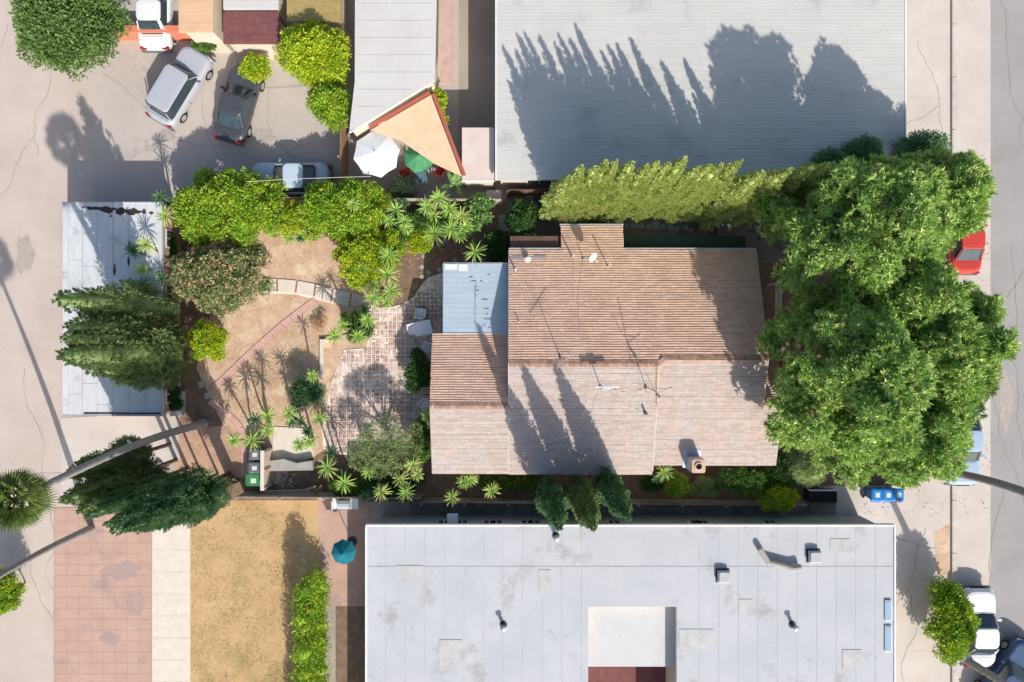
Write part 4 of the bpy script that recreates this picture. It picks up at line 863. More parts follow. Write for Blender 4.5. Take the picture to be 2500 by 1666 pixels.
# concrete pad, planter, rubble
o = build('concrete_pad', MB().prism([P(x, y)[:2] for x, y in [(668,1042),(760,1046),(768,1118),(664,1126)]], 0, .06), M['slab'], kind='structure')
o = build('planter_wall', MB().prism([P(x, y)[:2] for x, y in [(664,1122),(700,1118),(730,1128),(768,1122),(770,1145),(664,1147)]], 0, .45), M['concrete']); o['label'] = 'low curving concrete planter wall below the pale concrete pad'; o['category'] = 'planter wall'
rs = random.Random(3)
rb = MB()
for k in range(140):
    x, y = rs.gauss(690,16), rs.gauss(1176,9); c = P(x, y, .05); s = rs.uniform(.02,.09); a_ = rs.uniform(0,3)
    rb.obox((c[0], c[1], s*.6), (math.cos(a_), math.sin(a_), .2), (-math.sin(a_), math.cos(a_), 0), (0, 0, 1), (s, s*.7, s*.6))
o = build('rubble', rb, mat('rubble', lin(200,186,172), lin(120,110,104), island=.4), kind='stuff'); o['label'] = 'heap of broken stone and rubble at the foot of the pale wall'; o['category'] = 'rubble'
# leaning boards at the south fence
for k, (x0_, y0_, x1_, y1_, lab) in enumerate([(645,1202,742,1199,'long plywood sheet lying against the south fence'),(745,1198,772,1190,'short plywood sheet leaning beside the broken brown board'),(768,1204,786,1188,'broken brown board standing askew at the south fence')]):
    a = P(x0_, y0_, .8); b = P(x1_, y1_, .9); o = build('loose_board', MB().obox(((a[0]+b[0])/2, (a[1]+b[1])/2, .85), Vector((b[0]-a[0], b[1]-a[1], .05)).normalized(), (0,.6,.8), (0,-.8,.6), (math.hypot(b[0]-a[0], b[1]-a[1])/2, .17, .015)), M['plank'] if k < 2 else M['wood'])
    o['label'] = lab; o['category'] = 'board'; o['group'] = 'loose boards at the south fence'
# dark slatted bench/unit at the south-east
gg = thing('ribbed_container', 'dark slatted metal unit beside the yellow shrub at the south east corner', 'metal unit', P(1995,1208))
build('body', MB().box(-.75,.8,-.28,.35,0,.7), M['ribbed'], gg, local=True)
for k in range(16): build('slat', MB().box(-.73+.095*k,-.73+.095*k+.045,-.3,.36,.701,.74), M['rub'], gg, local=True)
build('lid_rail', MB().box(-.78,.83,.37,.43,.6,.75), M['plastW'], gg, local=True)
# white plastic bags and things under the south-west cypresses
for k, (x, y, lab) in enumerate([(391,1135,'small white bundle on the ground under the palm trunk'),(400,1152,'white plastic bag heap under the dark cypresses'),(357,1160,'small pale sack between dark cypresses')]):
    c = P(x, y); mb = MB(); n = 9
    mb.loft([[(c[0]+q*math.cos(2*math.pi*i/n)*random.uniform(.8,1.2), c[1]+q*math.sin(2*math.pi*i/n)*random.uniform(.6,1.1), z) for i in range(n)] for q, z in ((.18,0),(.24,.15),(.14,.3),(.03,.36))])
    o = build('bag', mb, M['plastW']); o['label'] = lab; o['category'] = 'bag'; o['group'] = 'white bags under the cypresses'
# ---------------------------------------------------------------- cars
def car(name, paint, L=4.5, W=1.8, Ht=1.45, boxy=False):
    t = thing(name, 'car', 'car', (0,0,0)); h = Ht
    body = build('body', MB().loft([rrect(W-.25,L-.4,.3,.22), rrect(W-.04,L-.08,.42,.42), rrect(W,L,.48,.62), rrect(W-.03,L-.1,.5,.80), rrect(W-.16,L-.28,.5,.90), rrect(W-.34,L-.5,.45,.93)]), paint, t, local=True, smooth=False)
    r0, r1 = (-.42*L, .22*L) if boxy else (-.33*L, .20*L)
    cy = (r0+r1)/2; cl = r1-r0
    build('cabin_glass', MB().loft([rrect(W-.22,cl,.3,.93,0,cy), rrect(W-.5,cl-(.5 if boxy else 1.15),.25,h-.06,0,cy-.03)]), M['glass'], t, local=True)
    build('roof', MB().loft([rrect(W-.46,cl-(.52 if boxy else 1.2),.22,h-.06,0,cy-.03), rrect(W-.5,cl-(.6 if boxy else 1.3),.25,h,0,cy-.03), rrect(W-.8,cl-(1.0 if boxy else 1.7),.2,h+.015,0,cy-.03)]), paint, t, local=True)
    for sx in (-1, 1):
        for (ya_, yb_, zt) in ((r1-.02, r1-.62, 1), (r0+.02, r0+(.2 if boxy else .55), 1)):
            build('pillar', MB().tube([(sx*(W/2-.16), ya_, .93), (sx*(W/2-.27), yb_, h-.05)], .035, 4), paint, t, local=True)
        build('door_line', MB().box(sx*(W/2)-.004, sx*(W/2)+.004, cy-.01, cy+.01, .35, .75), M['rub'], t, local=True)
        mi = build('mirror', MB().obox((sx*(W/2+.08), r1-.35, .95), (1,0,0), (0,1,0), (0,0,1), (.1,.06,.06)), paint, t, local=True)
        build('headlight', MB().obox((sx*(W/2-.32), L/2-.13, .68), (1,-.25*sx,0), (.2,1,0), (0,0,1), (.2,.07,.07)), M['headl'], t, local=True)
        build('taillight', MB().obox((sx*(W/2-.3), -L/2+.08, .72), (1,0,0), (0,1,0), (0,0,1), (.18,.06,.08)), M['taill'], t, local=True)
        for yy in (L*.31, -L*.3):
            wh_ = build('wheel', MB().loft([[(sx*(W/2-.1)+o_, yy+.32*math.cos(2*math.pi*i/16), .32+.32*math.sin(2*math.pi*i/16)) for i in range(16)] for o_ in (-.1,.1)]), M['rub'], t, local=True)
            build('rim', MB().loft([[(sx*(W/2+.003)+o_, yy+.2*math.cos(2*math.pi*i/12), .32+.2*math.sin(2*math.pi*i/12)) for i in range(12)] for o_ in (-.01,.01)]), M['galv'], wh_, local=True)
    build('bumper', MB().loft([rrect(W-.1,.12,.05,.35,0,L/2-.02), rrect(W-.1,.12,.05,.5,0,L/2-.02)]), M['greybin'], t, local=True); build('bumper', MB().loft([rrect(W-.1,.12,.05,.35,0,-L/2+.02), rrect(W-.1,.12,.05,.5,0,-L/2+.02)]), M['greybin'], t, local=True)
    build('hood_seam', MB().box(-W/2+.32, W/2-.32, r1+.05, r1+.065, .925, .937), M['rub'], t, local=True); build('boot_seam', MB().box(-W/2+.32, W/2-.32, r0-.1, r0-.085, .925, .937), M['rub'], t, local=True)
    build('grille', MB().box(-.42, .42, L/2-.03, L/2+.045, .5, .66), M['rub'], t, local=True)
    for sx in (-1,1): build('wiper', MB().tube([(sx*.1, r1-.02, .97), (sx*.1+.45, r1-.14, 1.03)], .01, 4), M['rub'], t, local=True)
    return t
def paint(n, c, c2=None): return mat(n, c, c2, rough=.25, spec=.6, grain=0)
def putcar(t, lab, x, y, ang, grp): place(t, True, lab, P(x, y), ang, grp)
GC = 'cars parked in the lot'; GS = 'cars parked along the street kerb'
putcar(car('parked_car', paint('silver_paint', (.40,.42,.46)), 4.6, 1.85, 1.6, True), 'silver estate car parked diagonally in front of the salmon wall', 452, 222, -math.radians(31), GC)
putcar(car('parked_car', paint('charcoal_paint', (.06,.065,.075)), 4.4, 1.8), 'dark grey car in tree shade, right of the silver car', 593, 262, -math.radians(16), GC)
putcar(car('parked_car', paint('paleblue_paint', (.45,.55,.62)), 4.4, 1.8), 'pale blue car parked behind the citrus trees', 720, 444, math.pi/2, GC)
putcar(car('parked_car', paint('white_paint_car', (.72,.73,.73)), 4.4, 1.8), 'white car nosing in at the top edge behind the salmon wall', 394, 40, 0, GC)
putcar(car('parked_car', paint('red_paint_car', (.50,.05,.035)), 4.3, 1.75), 'red car at the kerb, northernmost beside the street trees', 2336, 580, 0, GS)
putcar(car('parked_car', paint('white_paint_car', (.7,.72,.72)), 4.4, 1.8, 1.6, True), 'white car at the kerb mostly hidden under the tree crowns', 2336, 850, math.pi, GS)
putcar(car('parked_car', paint('skyblue_paint', (.36,.46,.58)), 4.5, 1.8), 'light blue car at the kerb below the street trees', 2330, 1082, math.pi, GS)
putcar(car('parked_car', paint('white_paint_car', (.75,.76,.76)), 4.4, 1.8), 'white car at the kerb beside the dark round bush, bottom right', 2368, 1520, 0, GS)
putcar(car('parked_car', paint('navy_paint', (.05,.09,.17)), 4.5, 1.8), 'dark blue car in shade at the bottom right corner', 2440, 1640, -.6, GS)
for o in [bpy.data.objects['parked_car.00%d' % k] for k in (4,5,6,7)]: pass
# ---------------------------------------------------------------- vegetation
def lobes_dome(cx, cy, rx, ry, zt, n, r0, r1, zb=.6, seed=0, jit=.75, amp=.04):
    """sub-crowns filling a dome whose top is at height zt; cx, cy, rx, ry in pixels"""
    rr = random.Random(seed); out = []; zc_ = zt*.55; c = P(cx, cy, zc_); k = (CAMH-zc_)/FPX; RX, RY = rx*k, ry*k
    for i in range(n):
        q = math.sqrt((i+.5)/n); r = rr.uniform(r0, r1); a_ = i*2.399; q *= 1+amp*(math.sin(3*a_+seed)+.7*math.sin(5*a_+seed*2))
        x = c[0]+math.cos(i*2.399+rr.uniform(-.3,.3))*q*(RX-r*.8); y = c[1]+math.sin(i*2.399+rr.uniform(-.3,.3))*q*(RY-r*.8)
        z = zb+r+(zt-zb-2*r)*max(0.02, (1-q*q))**.5*rr.uniform(jit, 1.0); out.append((x, y, z, r))
    return out
def crown_mesh(lobes, n, L, W, squash=.85, up=.35, tuft=1, spread=.12, org=(0,0,0), inner=True):
    lob = np.array(lobes); wts = lob[:, 3]**2; wts /= wts.sum(); idx = RNG.choice(len(lob), n, p=wts); u = sph(n); u[:, 2] = np.where(u[:, 2] < -.35, -u[:, 2], u[:, 2])
    rad = lob[idx, 3][:, None]; ph = idx[:, None]*1.7
    bump = 1+.16*np.sin(u[:, :1]*5+ph)*np.sin(u[:, 1:2]*6+ph*1.3)+.10*np.sin(u[:, 2:]*9+ph*2.1+u[:, :1]*7)
    f = bump*RNG.uniform(.72, 1.03, (n, 1)); p = lob[idx, :3]+u*rad*f*np.array([1, 1, squash])
    if tuft > 1:
        p = np.repeat(p, tuft, 0); u2 = np.repeat(u, tuft, 0); d = nrm(u2+RNG.normal(size=p.shape)*.75+np.array([0, 0, up])); p = p+RNG.normal(size=p.shape)*spread*.2; V = leaves(p, d, RNG.uniform(.6, 1.25, len(p))*L, W)
    else:
        d = nrm(u+RNG.normal(size=p.shape)*.9+np.array([0, 0, up])); V = leaves(p, d, RNG.uniform(.6, 1.25, n)*L, W, flat=None)
    F = quads(len(V))
    if inner:                                                     # twiggy inner mass so crowns are not hollow
        vs = []; fs = []; b = len(V)
        for (x, y, z, r) in lobes:
            n1, n2 = 7, 5; st = b+len(vs)
            for i in range(n2+1):
                th = math.pi*i/n2
                for j in range(n1):
                    fi = 2*math.pi*j/n1; rr = r*.66*(1+.15*math.sin(fi*3+x)); vs.append((x+rr*math.sin(th)*math.cos(fi), y+rr*math.sin(th)*math.sin(fi), z+rr*.8*math.cos(th)))
            for i in range(n2):
                for j in range(n1): fs.append((st+i*n1+j, st+(i+1)*n1+j, st+(i+1)*n1+(j+1)%n1, st+i*n1+(j+1)%n1))
        V = np.vstack([V, np.array(vs)]); F = np.vstack([F, np.array(fs)])
    return V-np.array(org), F
def plant(name, lab, cat, lobes, n, L, W, m, base=None, trunk=.07, stems=4, group=None, tuft=1, extra=None, squash=.85, limbs=True, stemmat=None, inner=True, pname='crown', up=.35):
    lx = [l[0] for l in lobes]; ly = [l[1] for l in lobes]
    bx, by = base if base else (sum(lx)/len(lx), sum(ly)/len(ly))
    t = thing(name, lab, cat, (bx, by, 0), group=group)
    V, F = crown_mesh(lobes, n, L, W, squash=squash, tuft=tuft, org=(bx, by, 0), inner=inner, up=up); link(pname, npmesh(pname, V, F), m, t)
    tr = MB(); rr = random.Random(len(lobes)*7+n); zt = max(l[2] for l in lobes)
    fork = Vector((0, 0, zt*.3)); tr.tube([(0,0,-.05), (rr.uniform(-.05,.05), rr.uniform(-.05,.05), zt*.15), tuple(fork)], [trunk*1.25, trunk, trunk*.9], 8)
    build('trunk', tr, stemmat or M['bark'], t, local=True)
    if limbs:
        for l in rr.sample(lobes, min(stems, len(lobes))):
            e = Vector((l[0]-bx, l[1]-by, l[2]+l[3]*.75)); mid = fork.lerp(e, .5)+Vector((rr.uniform(-.1,.1), rr.uniform(-.1,.1), .1))
            build('limb', MB().tube([tuple(fork), tuple(mid), tuple(e)], [trunk*.7, trunk*.45, trunk*.12], 6), stemmat or M['bark'], t, local=True)
    if extra:
        V, F = crown_mesh([(l[0], l[1], l[2]+.04, l[3]*1.07) for l in lobes], extra[0], extra[1], extra[2], tuft=extra[4], org=(bx, by, 0), inner=False); link(extra[5], npmesh(extra[5], V, F), extra[3], t)
    return t
LD = lobes_dome
plant('citrus_tree', 'large yellow-green citrus tree on the north fence, next to the garage', 'tree', LD(552,508,156,104,3.8,30,.45,.8,seed=1), 30000, .14, .07, M['citrus'], trunk=.1)
plant('citrus_tree', 'yellow-green citrus tree in the middle of the north fence', 'tree', LD(838,512,120,82,3.6,24,.42,.7,seed=2), 22000, .14, .07, M['citrus'], trunk=.1)
plant('citrus_tree', 'bright citrus tree reaching from the north fence toward the curved walkway', 'tree', LD(895,628,84,84,3.0,18,.36,.6,seed=3), 15000, .14, .07, M['lime'], trunk=.08)
plant('yellow_shrub', 'small yellow shrub between the two citrus trees', 'shrub', LD(725,535,52,46,2.2,9,.35,.5,seed=4), 6500, .13, .06, M['lime'], trunk=.05)
plant('lime_shrub', 'low lime green shrub among the dracaenas above the red stepping stones', 'shrub', LD(1028,592,38,32,1.6,9,.25,.4,seed=5), 5500, .12, .05, M['lime'], trunk=.04)
plant('lime_shrub', 'small lime shrub behind the dracaenas east of the citrus trees', 'shrub', LD(995,560,60,45,1.6,10,.3,.45,seed=55), 6500, .12, .05, M['shrub'], trunk=.04)
plant('yellow_shrub', 'bright yellow-green shrub right of the big cypresses by the bare dirt', 'shrub', LD(512,828,50,58,2.2,11,.3,.5,seed=6), 8500, .12, .055, M['lime'], trunk=.05)
plant('loquat_tree', 'dense dark tree dotted with tan blossoms between the citrus and the cypresses', 'tree', LD(533,676,128,92,3.8,38,.4,.62,seed=7), 22000, .16, .045, M['loquat'], trunk=.1, tuft=1, extra=(2000,.13,.04,M['blossom'],6,'blossoms'))
plant('dark_shrub', 'dark glossy shrub at the south east corner of the garage', 'shrub', LD(428,968,27,40,1.4,7,.25,.4,seed=8), 3500, .14, .07, M['ivy'], trunk=.04)
plant('dark_shrub', 'dark broadleaf shrub against the west wall of the house wing', 'shrub', LD(1022,905,34,58,1.9,9,.3,.45,seed=9), 5500, .17, .07, M['ivy'], trunk=.05)
plant('feathery_tree', 'pale feathery tree with bare twigs at the south west corner of the house', 'tree', LD(945,1090,104,90,3.3,20,.32,.6,seed=10), 9500, .17, .03, M['feather'], trunk=.08, stems=9, inner=False)
plant('green_shrub', 'green shrub against the house wing beside the feathery tree', 'shrub', LD(1030,1075,30,65,2.0,9,.3,.45,seed=11), 6000, .12, .05, M['shrub'], trunk=.05)
plant('green_shrub', 'dark undergrowth shrub south of the feathery tree', 'shrub', LD(960,1175,85,35,1.3,10,.3,.5,seed=12), 7500, .14, .05, M['ivy'], trunk=.05)
plant('ivy_shrub', 'tall ivy covered shrub north west of the lean-to roof', 'shrub', LD(1272,540,34,52,2.4,10,.35,.5,seed=13), 8000, .12, .09, M['ivy'], trunk=.06)
plant('ivy_shrub', 'low ivy spreading between the lean-to roof and the patio cover', 'shrub', LD(1218,600,36,42,1.1,10,.3,.45,seed=14), 7500, .11, .08, M['ivy'], trunk=.05)
plant('ivy_shrub', 'ivy creeping onto the edge of the lean-to roof', 'shrub', LD(1290,588,34,10,2.2,6,.14,.22,zb=1.8,seed=15), 1800, .09, .07, M['ivy'], trunk=.02)
plant('cactus_shrub', 'light green prickly pear cactus left of the lilac topped table', 'cactus', LD(1172,520,32,46,1.9,10,.2,.38,seed=16), 1500, .26, .17, M['cactus'], trunk=.06, up=.6)
plant('green_shrub', 'dense shrub at the feet of the dracaenas north of the brick patio corner', 'shrub', LD(880,800,44,46,1.3,10,.25,.42,seed=17), 7000, .11, .05, M['shrub'], trunk=.04)
plant('dry_bush', 'small brown dead bush on the dirt left of the dracaena clump', 'bush', LD(783,790,22,22,.6,5,.15,.25,zb=.05,seed=18), 1200, .14, .015, M['dry'], trunk=.02, inner=False)
plant('aloe_shrub', 'grey-green spiky shrub beside the L shaped curb', 'shrub', LD(752,958,44,42,1.5,9,.25,.4,seed=19), 3200, .34, .035, M['dracd'], trunk=.05)
plant('green_shrub', 'yellowish shrub under the south eave right of the three dark cypresses', 'shrub', LD(1650,1182,34,34,1.7,8,.28,.4,seed=20), 4500, .1, .05, M['citrus'], trunk=.04)
plant('green_shrub', 'olive shrub under the chimney', 'shrub', LD(1712,1186,40,26,1.4,8,.25,.36,seed=21), 4200, .1, .04, M['feather'], trunk=.04)
plant('green_shrub', 'dark shrub between the dracaena and the cypresses at the south eave', 'shrub', LD(1590,1178,34,22,1.3,7,.25,.4,seed=22), 4000, .11, .05, M['ivy'], trunk=.04)
plant('green_shrub', 'leafy green shrub along the south eave right of the chimney', 'shrub', LD(1808,1172,72,42,2.1,14,.3,.5,seed=23), 8500, .12, .055, M['shrub'], trunk=.05)
plant('green_shrub', 'dark shrub at the south east corner of the house roof', 'shrub', LD(1900,1150,42,50,1.8,10,.35,.5,seed=24), 7000, .12, .05, M['ivy'], trunk=.05)
plant('yellow_shrub', 'bright yellow shrub overhanging the path by the south building', 'shrub', LD(1892,1212,58,40,2.0,12,.28,.45,seed=25), 8000, .11, .06, M['lime'], trunk=.05)
plant('feathery_tree', 'silvery feathery tree tucked under the street trees, south side', 'tree', LD(1968,1125,48,72,3.6,12,.4,.6,seed=26), 10000, .16, .022, M['feather'], trunk=.07, stems=6)
plant('green_tree', 'round green tree at the top left corner', 'tree', LD(172,50,138,128,5.5,26,.8,1.2,seed=27), 26000, .2, .1, leafmat('soft_leaf', (.12,.19,.05), (.08,.14,.035), c3=(.17,.24,.07)), trunk=.16)
plant('lime_tree', 'bright lime tree right of the maroon shed', 'tree', LD(770,140,98,86,4.2,20,.6,.9,seed=28), 18000, .17, .08, M['lime'], trunk=.12)
plant('lime_tree', 'smaller loose lime tree beside the white roofed house', 'tree', LD(810,262,58,52,3.4,12,.45,.7,seed=29), 8000, .16, .07, M['citrus'], trunk=.09)
plant('lime_shrub', 'small lime shrub at the tail of the dark grey car', 'shrub', LD(630,170,42,32,2.0,8,.35,.5,seed=30), 5500, .14, .07, M['lime'], trunk=.05)
plant('green_shrub', 'small green shrub by the end of the salmon wall', 'shrub', LD(505,105,28,28,1.5,6,.3,.45,seed=31), 4000, .14, .07, M['shrub'], trunk=.04)
plant('lime_shrub', 'narrow lime shrub along the edge of the shade sail', 'shrub', LD(1070,278,22,58,1.8,8,.3,.45,seed=32), 5000, .14, .07, M['lime'], trunk=.05)
plant('round_bush', 'dark round bush with lime top near the bottom right cars', 'bush', LD(2315,1510,62,105,2.6,16,.5,.8,seed=33), 13000, .16, .08, M['citrus'], trunk=.09)
hd = plant('hedge', 'tall lime green hedge beside the golden dirt yard', 'hedge', [(P(783,1400+k*18)[0]+random.uniform(-.2,.2), P(790,1400+k*18)[1], .9, random.uniform(.6,.8)) for k in range(28)]+[(P(772,1400+k*18)[0]+random.uniform(-.15,.15), P(790,1400+k*18)[1], random.uniform(1.9,2.5), random.uniform(.45,.7)) for k in range(28)], 24000, .13, .06, M['citrus'], trunk=.06, limbs=False)
for k, (x, y, rx, ry, zt, lab) in enumerate([(2090,385,48,34,5,'dark rounded tree behind the north end of the street trees'),(2230,372,72,34,5,'broad dark tree at the north east corner beside the sidewalk'),(2010,410,40,26,5,'dark tree at the east end of the north building')]):
    plant('dark_tree', lab, 'tree', LD(x, y, rx, ry, zt, 12, .5, .8, seed=40+k), 9000, .16, .06, M['cypd'], trunk=.1, group='dark trees by the north building')
plant('grass_clump', 'dim spiky grass clump beside the citrus trees near the glass table', 'grass', LD(990,465,30,26,1.2,5,.3,.4,seed=50), 1500, .5, .02, M['dracd'], trunk=.03, limbs=False)
plant('green_shrub', 'light green undergrowth filling the dracaena bed north of the red stones', 'shrub', LD(1075,540,88,44,1.5,14,.28,.45,seed=70), 8000, .14, .05, M['shrub'], trunk=.04)
plant('green_shrub', 'mid green undergrowth along the south fence below the brick patio', 'shrub', LD(865,1190,70,24,1.1,10,.25,.4,seed=71), 6000, .14, .05, M['shrub'], trunk=.04)
plant('green_shrub', 'low green shrub beside the dark path under the citrus trees', 'shrub', LD(968,600,34,34,1.3,8,.25,.4,seed=72), 4500, .13, .05, M['citrus'], trunk=.04)
plant('green_shrub', 'dim green shrub between the garage wall and the loquat tree', 'shrub', LD(418,620,22,60,1.4,9,.25,.4,seed=73), 4500, .14, .05, M['ivy'], trunk=.04)
plant('green_shrub', 'olive undergrowth below the branching dracaena at the south eave', 'shrub', LD(1255,1180,78,20,.8,10,.2,.32,seed=74), 5500, .12, .04, M['shrub'], trunk=.03)
plant('green_shrub', 'dark undergrowth below the ivy along the dark fence', 'shrub', LD(1300,520,40,24,1.3,8,.25,.4,seed=75), 4000, .13, .06, M['ivy'], trunk=.03)
# banana-like broad leaves
bn = thing('banana_plant', 'broad leaved banana plant west of the small shed', 'plant', P(1112,462))
for k, (a_, l_) in enumerate([(.9,1.1),(2.0,1.0),(3.3,.8),(.35,.7),(-.9,.8),(1.4,1.2)]):
    d = Vector((math.cos(a_), math.sin(a_), 0)); nn = Vector((-d.y, d.x, 0)); vs = []; fs = []
    for i in range(7):
        f = i/6; c = d*l_*f+Vector((0,0,.7+.9*f-.8*f*f)); w_ = .13*math.sin(math.pi*(.12+.86*f)); vs += [c-nn*w_+Vector((0,0,.03)), c, c+nn*w_+Vector((0,0,.03))]
        if i: b = 3*i; fs += [(b-3,b-2,b+1,b),(b-2,b-1,b+2,b+1)]
    build('leaf', MB().add(vs, fs), M['cactus'], bn, local=True)
build('stalk', MB().tube([(0,0,0),(0,0,.75)], [.07,.05]), M['shrub'], bn, local=True)
# ---- street trees: big crowns built of tufts
def street_tree(lab, cx, cy, rx, ry, zt, seed, n=3000, base=None, lobes_n=80):
    lobes = LD(cx, cy, rx, ry, zt, lobes_n, .42, .80, zb=3.8, seed=seed, jit=.45, amp=.07); rr = random.Random(seed)
    zc_ = zt*.55; c = P(cx, cy, zc_); bx, by = base if base else (c[0], c[1])
    t = thing('street_tree', lab, 'tree', (bx, by, 0), group='big street trees in front of the house')
    V, F = crown_mesh(lobes, n, .25, .062, tuft=19, org=(bx, by, 0), up=.25); link('crown', npmesh('crown', V, F), M['street'], t)
    build('trunk', MB().tube([(0,0,-.1),(.1,.05,1.5),(.0,.1,3.2)], [.38,.28,.24], 12), M['bark'], t, local=True)
    for l in rr.sample(lobes, 16):
        e = Vector((l[0]-bx, l[1]-by, l[2]+l[3]*.6)); f = Vector((0,.1,3.1)); mid = f.lerp(e, .5)+Vector((rr.uniform(-.3,.3), rr.uniform(-.3,.3), .2))
        build('limb', MB().tube([tuple(f), tuple(mid), tuple(e)], [.15,.09,.03], 7), M['bark'], t, local=True)
        for q in range(2):
            e2 = mid.lerp(e, .6)+Vector((rr.uniform(-.8,.8), rr.uniform(-.8,.8), rr.uniform(.2,.8))); build('branch', MB().tube([tuple(mid), tuple(e2)], [.05,.018], 5), mat('twig', lin(170,140,116)) if 'twig' not in bpy.data.materials else bpy.data.materials['twig'], t, local=True)
    tw = MB()
    for l in rr.sample(lobes, len(lobes)*2//3):
        for q in range(3):
            a_ = rr.uniform(0, 6.28); d = Vector((math.cos(a_)*.6, math.sin(a_)*.6, .8)); p0 = Vector((l[0]-bx, l[1]-by, l[2])); tw.tube([tuple(p0), tuple(p0+d*l[3]*.7+Vector((0,0,.05))), tuple(p0+d*l[3]*rr.uniform(1.0, 1.25)+Vector((rr.uniform(-.15,.15), rr.uniform(-.15,.15), 0)))], [.025,.018,.008], 4)
    build('twigs', tw, mat('pale_twig', lin(178,150,124), lin(140,112,90)) if 'pale_twig' not in bpy.data.materials else bpy.data.materials['pale_twig'], t, local=True, kind='stuff')
    return t
street_tree('great green street tree covering the north east corner of the house', 2085, 570, 215, 190, 12.0, 101, 5200, lobes_n=100)
street_tree('great green street tree in front of the middle of the house', 2050, 915, 180, 215, 12.4, 102, 5200, lobes_n=100)
street_tree('great green street tree leaning out over the parked cars', 2252, 850, 165, 200, 10.5, 103, 5000, lobes_n=95)
street_tree('great green street tree at the south end above the blue bins', 2165, 1062, 175, 125, 9.8, 104, 3400, lobes_n=70)
street_tree('great green street tree at the north end beside the red car', 2245, 500, 105, 125, 10.0, 105, 2800, lobes_n=54)
street_tree('great green street tree in the heart of the canopy between house and road', 2175, 735, 120, 130, 11.0, 106, 3200, lobes_n=60)

# ---- cypresses
def cyp_proto(R, bare, m, seed, dead=False, Hh=10.0, ns=1150, lean=0.0, tap=.62):
    rng = np.random.default_rng(seed); t = thing('cypress', 'cypress', 'tree', (0,0,0))
    prof = lambda f: R*np.clip(f/.10, .25, 1)**.6*(1-f)**tap
    f = rng.random(ns*6); f = f[rng.random(ns*6) < (prof(f)/R)*.85+.15][:ns]*.985; ns = len(f); tt = bare/Hh+(1-bare/Hh)*f
    az = rng.random(ns)*2*np.pi
    lump = 1+.20*np.sin(az*3+f*9+seed)+.17*np.sin(az*5-f*17+seed*2)+.08*rng.normal(size=ns)
    r = prof(f)*lump; base = np.column_stack([r*np.cos(az), r*np.sin(az), tt*Hh]); out = np.column_stack([np.cos(az), np.sin(az), np.zeros(ns)])
    m_ = 14; b = np.repeat(base, m_, 0); o_ = np.repeat(out, m_, 0); n = len(b); s = rng.random((n, 1))
    axis = nrm(o_*.42+np.array([0, 0, 1.0])); side = nrm(rng.normal(size=(n, 3)))
    tp = np.clip((1-np.repeat(f, m_)[:, None])*2.2, .3, 1); p = b+axis*s*.5*tp+side*.11*(1-s*.8)*tp-o_*.12*tp; d = nrm(axis+side*.4+o_*.1); V = leaves(p, d, rng.uniform(.10, .24, n)*tp[:, 0]**.5, .06)
    F = quads(len(V)); K = 9; Z = 14; vs = []; fs = []; b0 = len(V)
    for i in range(Z+1):
        f_ = i/Z*.985
        for j in range(K):
            a_ = 2*np.pi*j/K; q = float(prof(f_))*.74*(1+.14*math.sin(a_*3+f_*9+seed)+.12*math.sin(a_*5-f_*17+seed*2)); vs.append((q*math.cos(a_), q*math.sin(a_), bare+(Hh-bare)*f_))
    for i in range(Z):
        for j in range(K): fs.append((b0+i*K+j, b0+i*K+(j+1)%K, b0+(i+1)*K+(j+1)%K, b0+(i+1)*K+j))
    V = np.vstack([V, np.array(vs)]); F = np.vstack([F, np.array(fs)])
    V[:, 0] += lean*(V[:, 2]/Hh)**2
    link('crown', npmesh('crown', V, F), m, t)
    build('trunk', MB().tube([(0,0,-.1),(0,0,Hh*.35),(0,0,Hh*.8)], [.15,.11,.03], 8), M['bark'], t, local=True)
    if dead:
        dm = MB()
        for k in range(26):
            a_ = rng.random()*.9-2.0; z = 2.2+rng.random()*2.0; q = R*.95; p = Vector((q*math.cos(a_), q*math.sin(a_), z)); dm.tube([tuple(p*1), tuple(p+Vector((rng.normal()*.15, -.12, .25+rng.random()*.3)))], .014, 4)
        build('dead_twigs', dm, M['dry'], t, local=True)
    return t
def cyps(protos, items, grp):
    used = set()
    for k, (tx, ty, h, sc_, lab) in enumerate(items):
        pi = k % len(protos); w_ = P(tx, ty, h); first = pi not in used; used.add(pi)
        place(protos[pi], first, lab, (w_[0], w_[1], 0), (k*1.9) % 6.28 if len(protos) > 1 else 0, grp, scale=(sc_, sc_, h/10.0))
yl = [cyp_proto(.88, .2, M['cypy'], 21, dead=True, tap=.85), cyp_proto(.84, .2, M['cypy'], 22, tap=.9), cyp_proto(.94, .2, M['cypy'], 23, dead=True, tap=.8)]
G = 'row of cypresses behind the house'
row = [(1390,432,8.2,1.0),(1421,405,9.6,1.0),(1452,408,9.4,.9),(1481,393,10,.95),(1506,391,10.1,.9),(1545,396,10,.95),(1582,403,9.7,.9),(1608,394,10.1,.95),(1634,398,9.9,.9),(1675,386,10.4,1.0),(1706,408,9.4,.95),(1736,402,9.6,.9),(1763,402,9.6,1.0),(1812,392,9.8,1.1),(1866,420,9.0,1.1),(1932,414,9.0,1.1),(1985,410,8.6,1.2),(2040,402,8.6,1.2)]
rlab = ['short leftmost cypress of the bright row behind the house','second cypress from the left in the bright row, with feathered tip','third cypress from the left in the bright row behind the house','fourth cypress from the left in the bright row','fifth cypress from the left in the bright row, above the north gable','sixth cypress from the left in the bright row','seventh cypress from the left, lower than both its neighbours','eighth cypress from the left in the bright row','ninth cypress from the left in the bright row','tallest pointed cypress in the middle of the bright row','cypress just right of the tallest one in the row','twelfth cypress from the left in the row, half in shade','fourth cypress from the right in the row, half in shade','third cypress from the right with a rounded lit top','second cypress from the right, mostly in shade','cypress wedged between the shaded ones near the street tree','dark cypress partly under the street tree','last cypress at the far right end of the row']
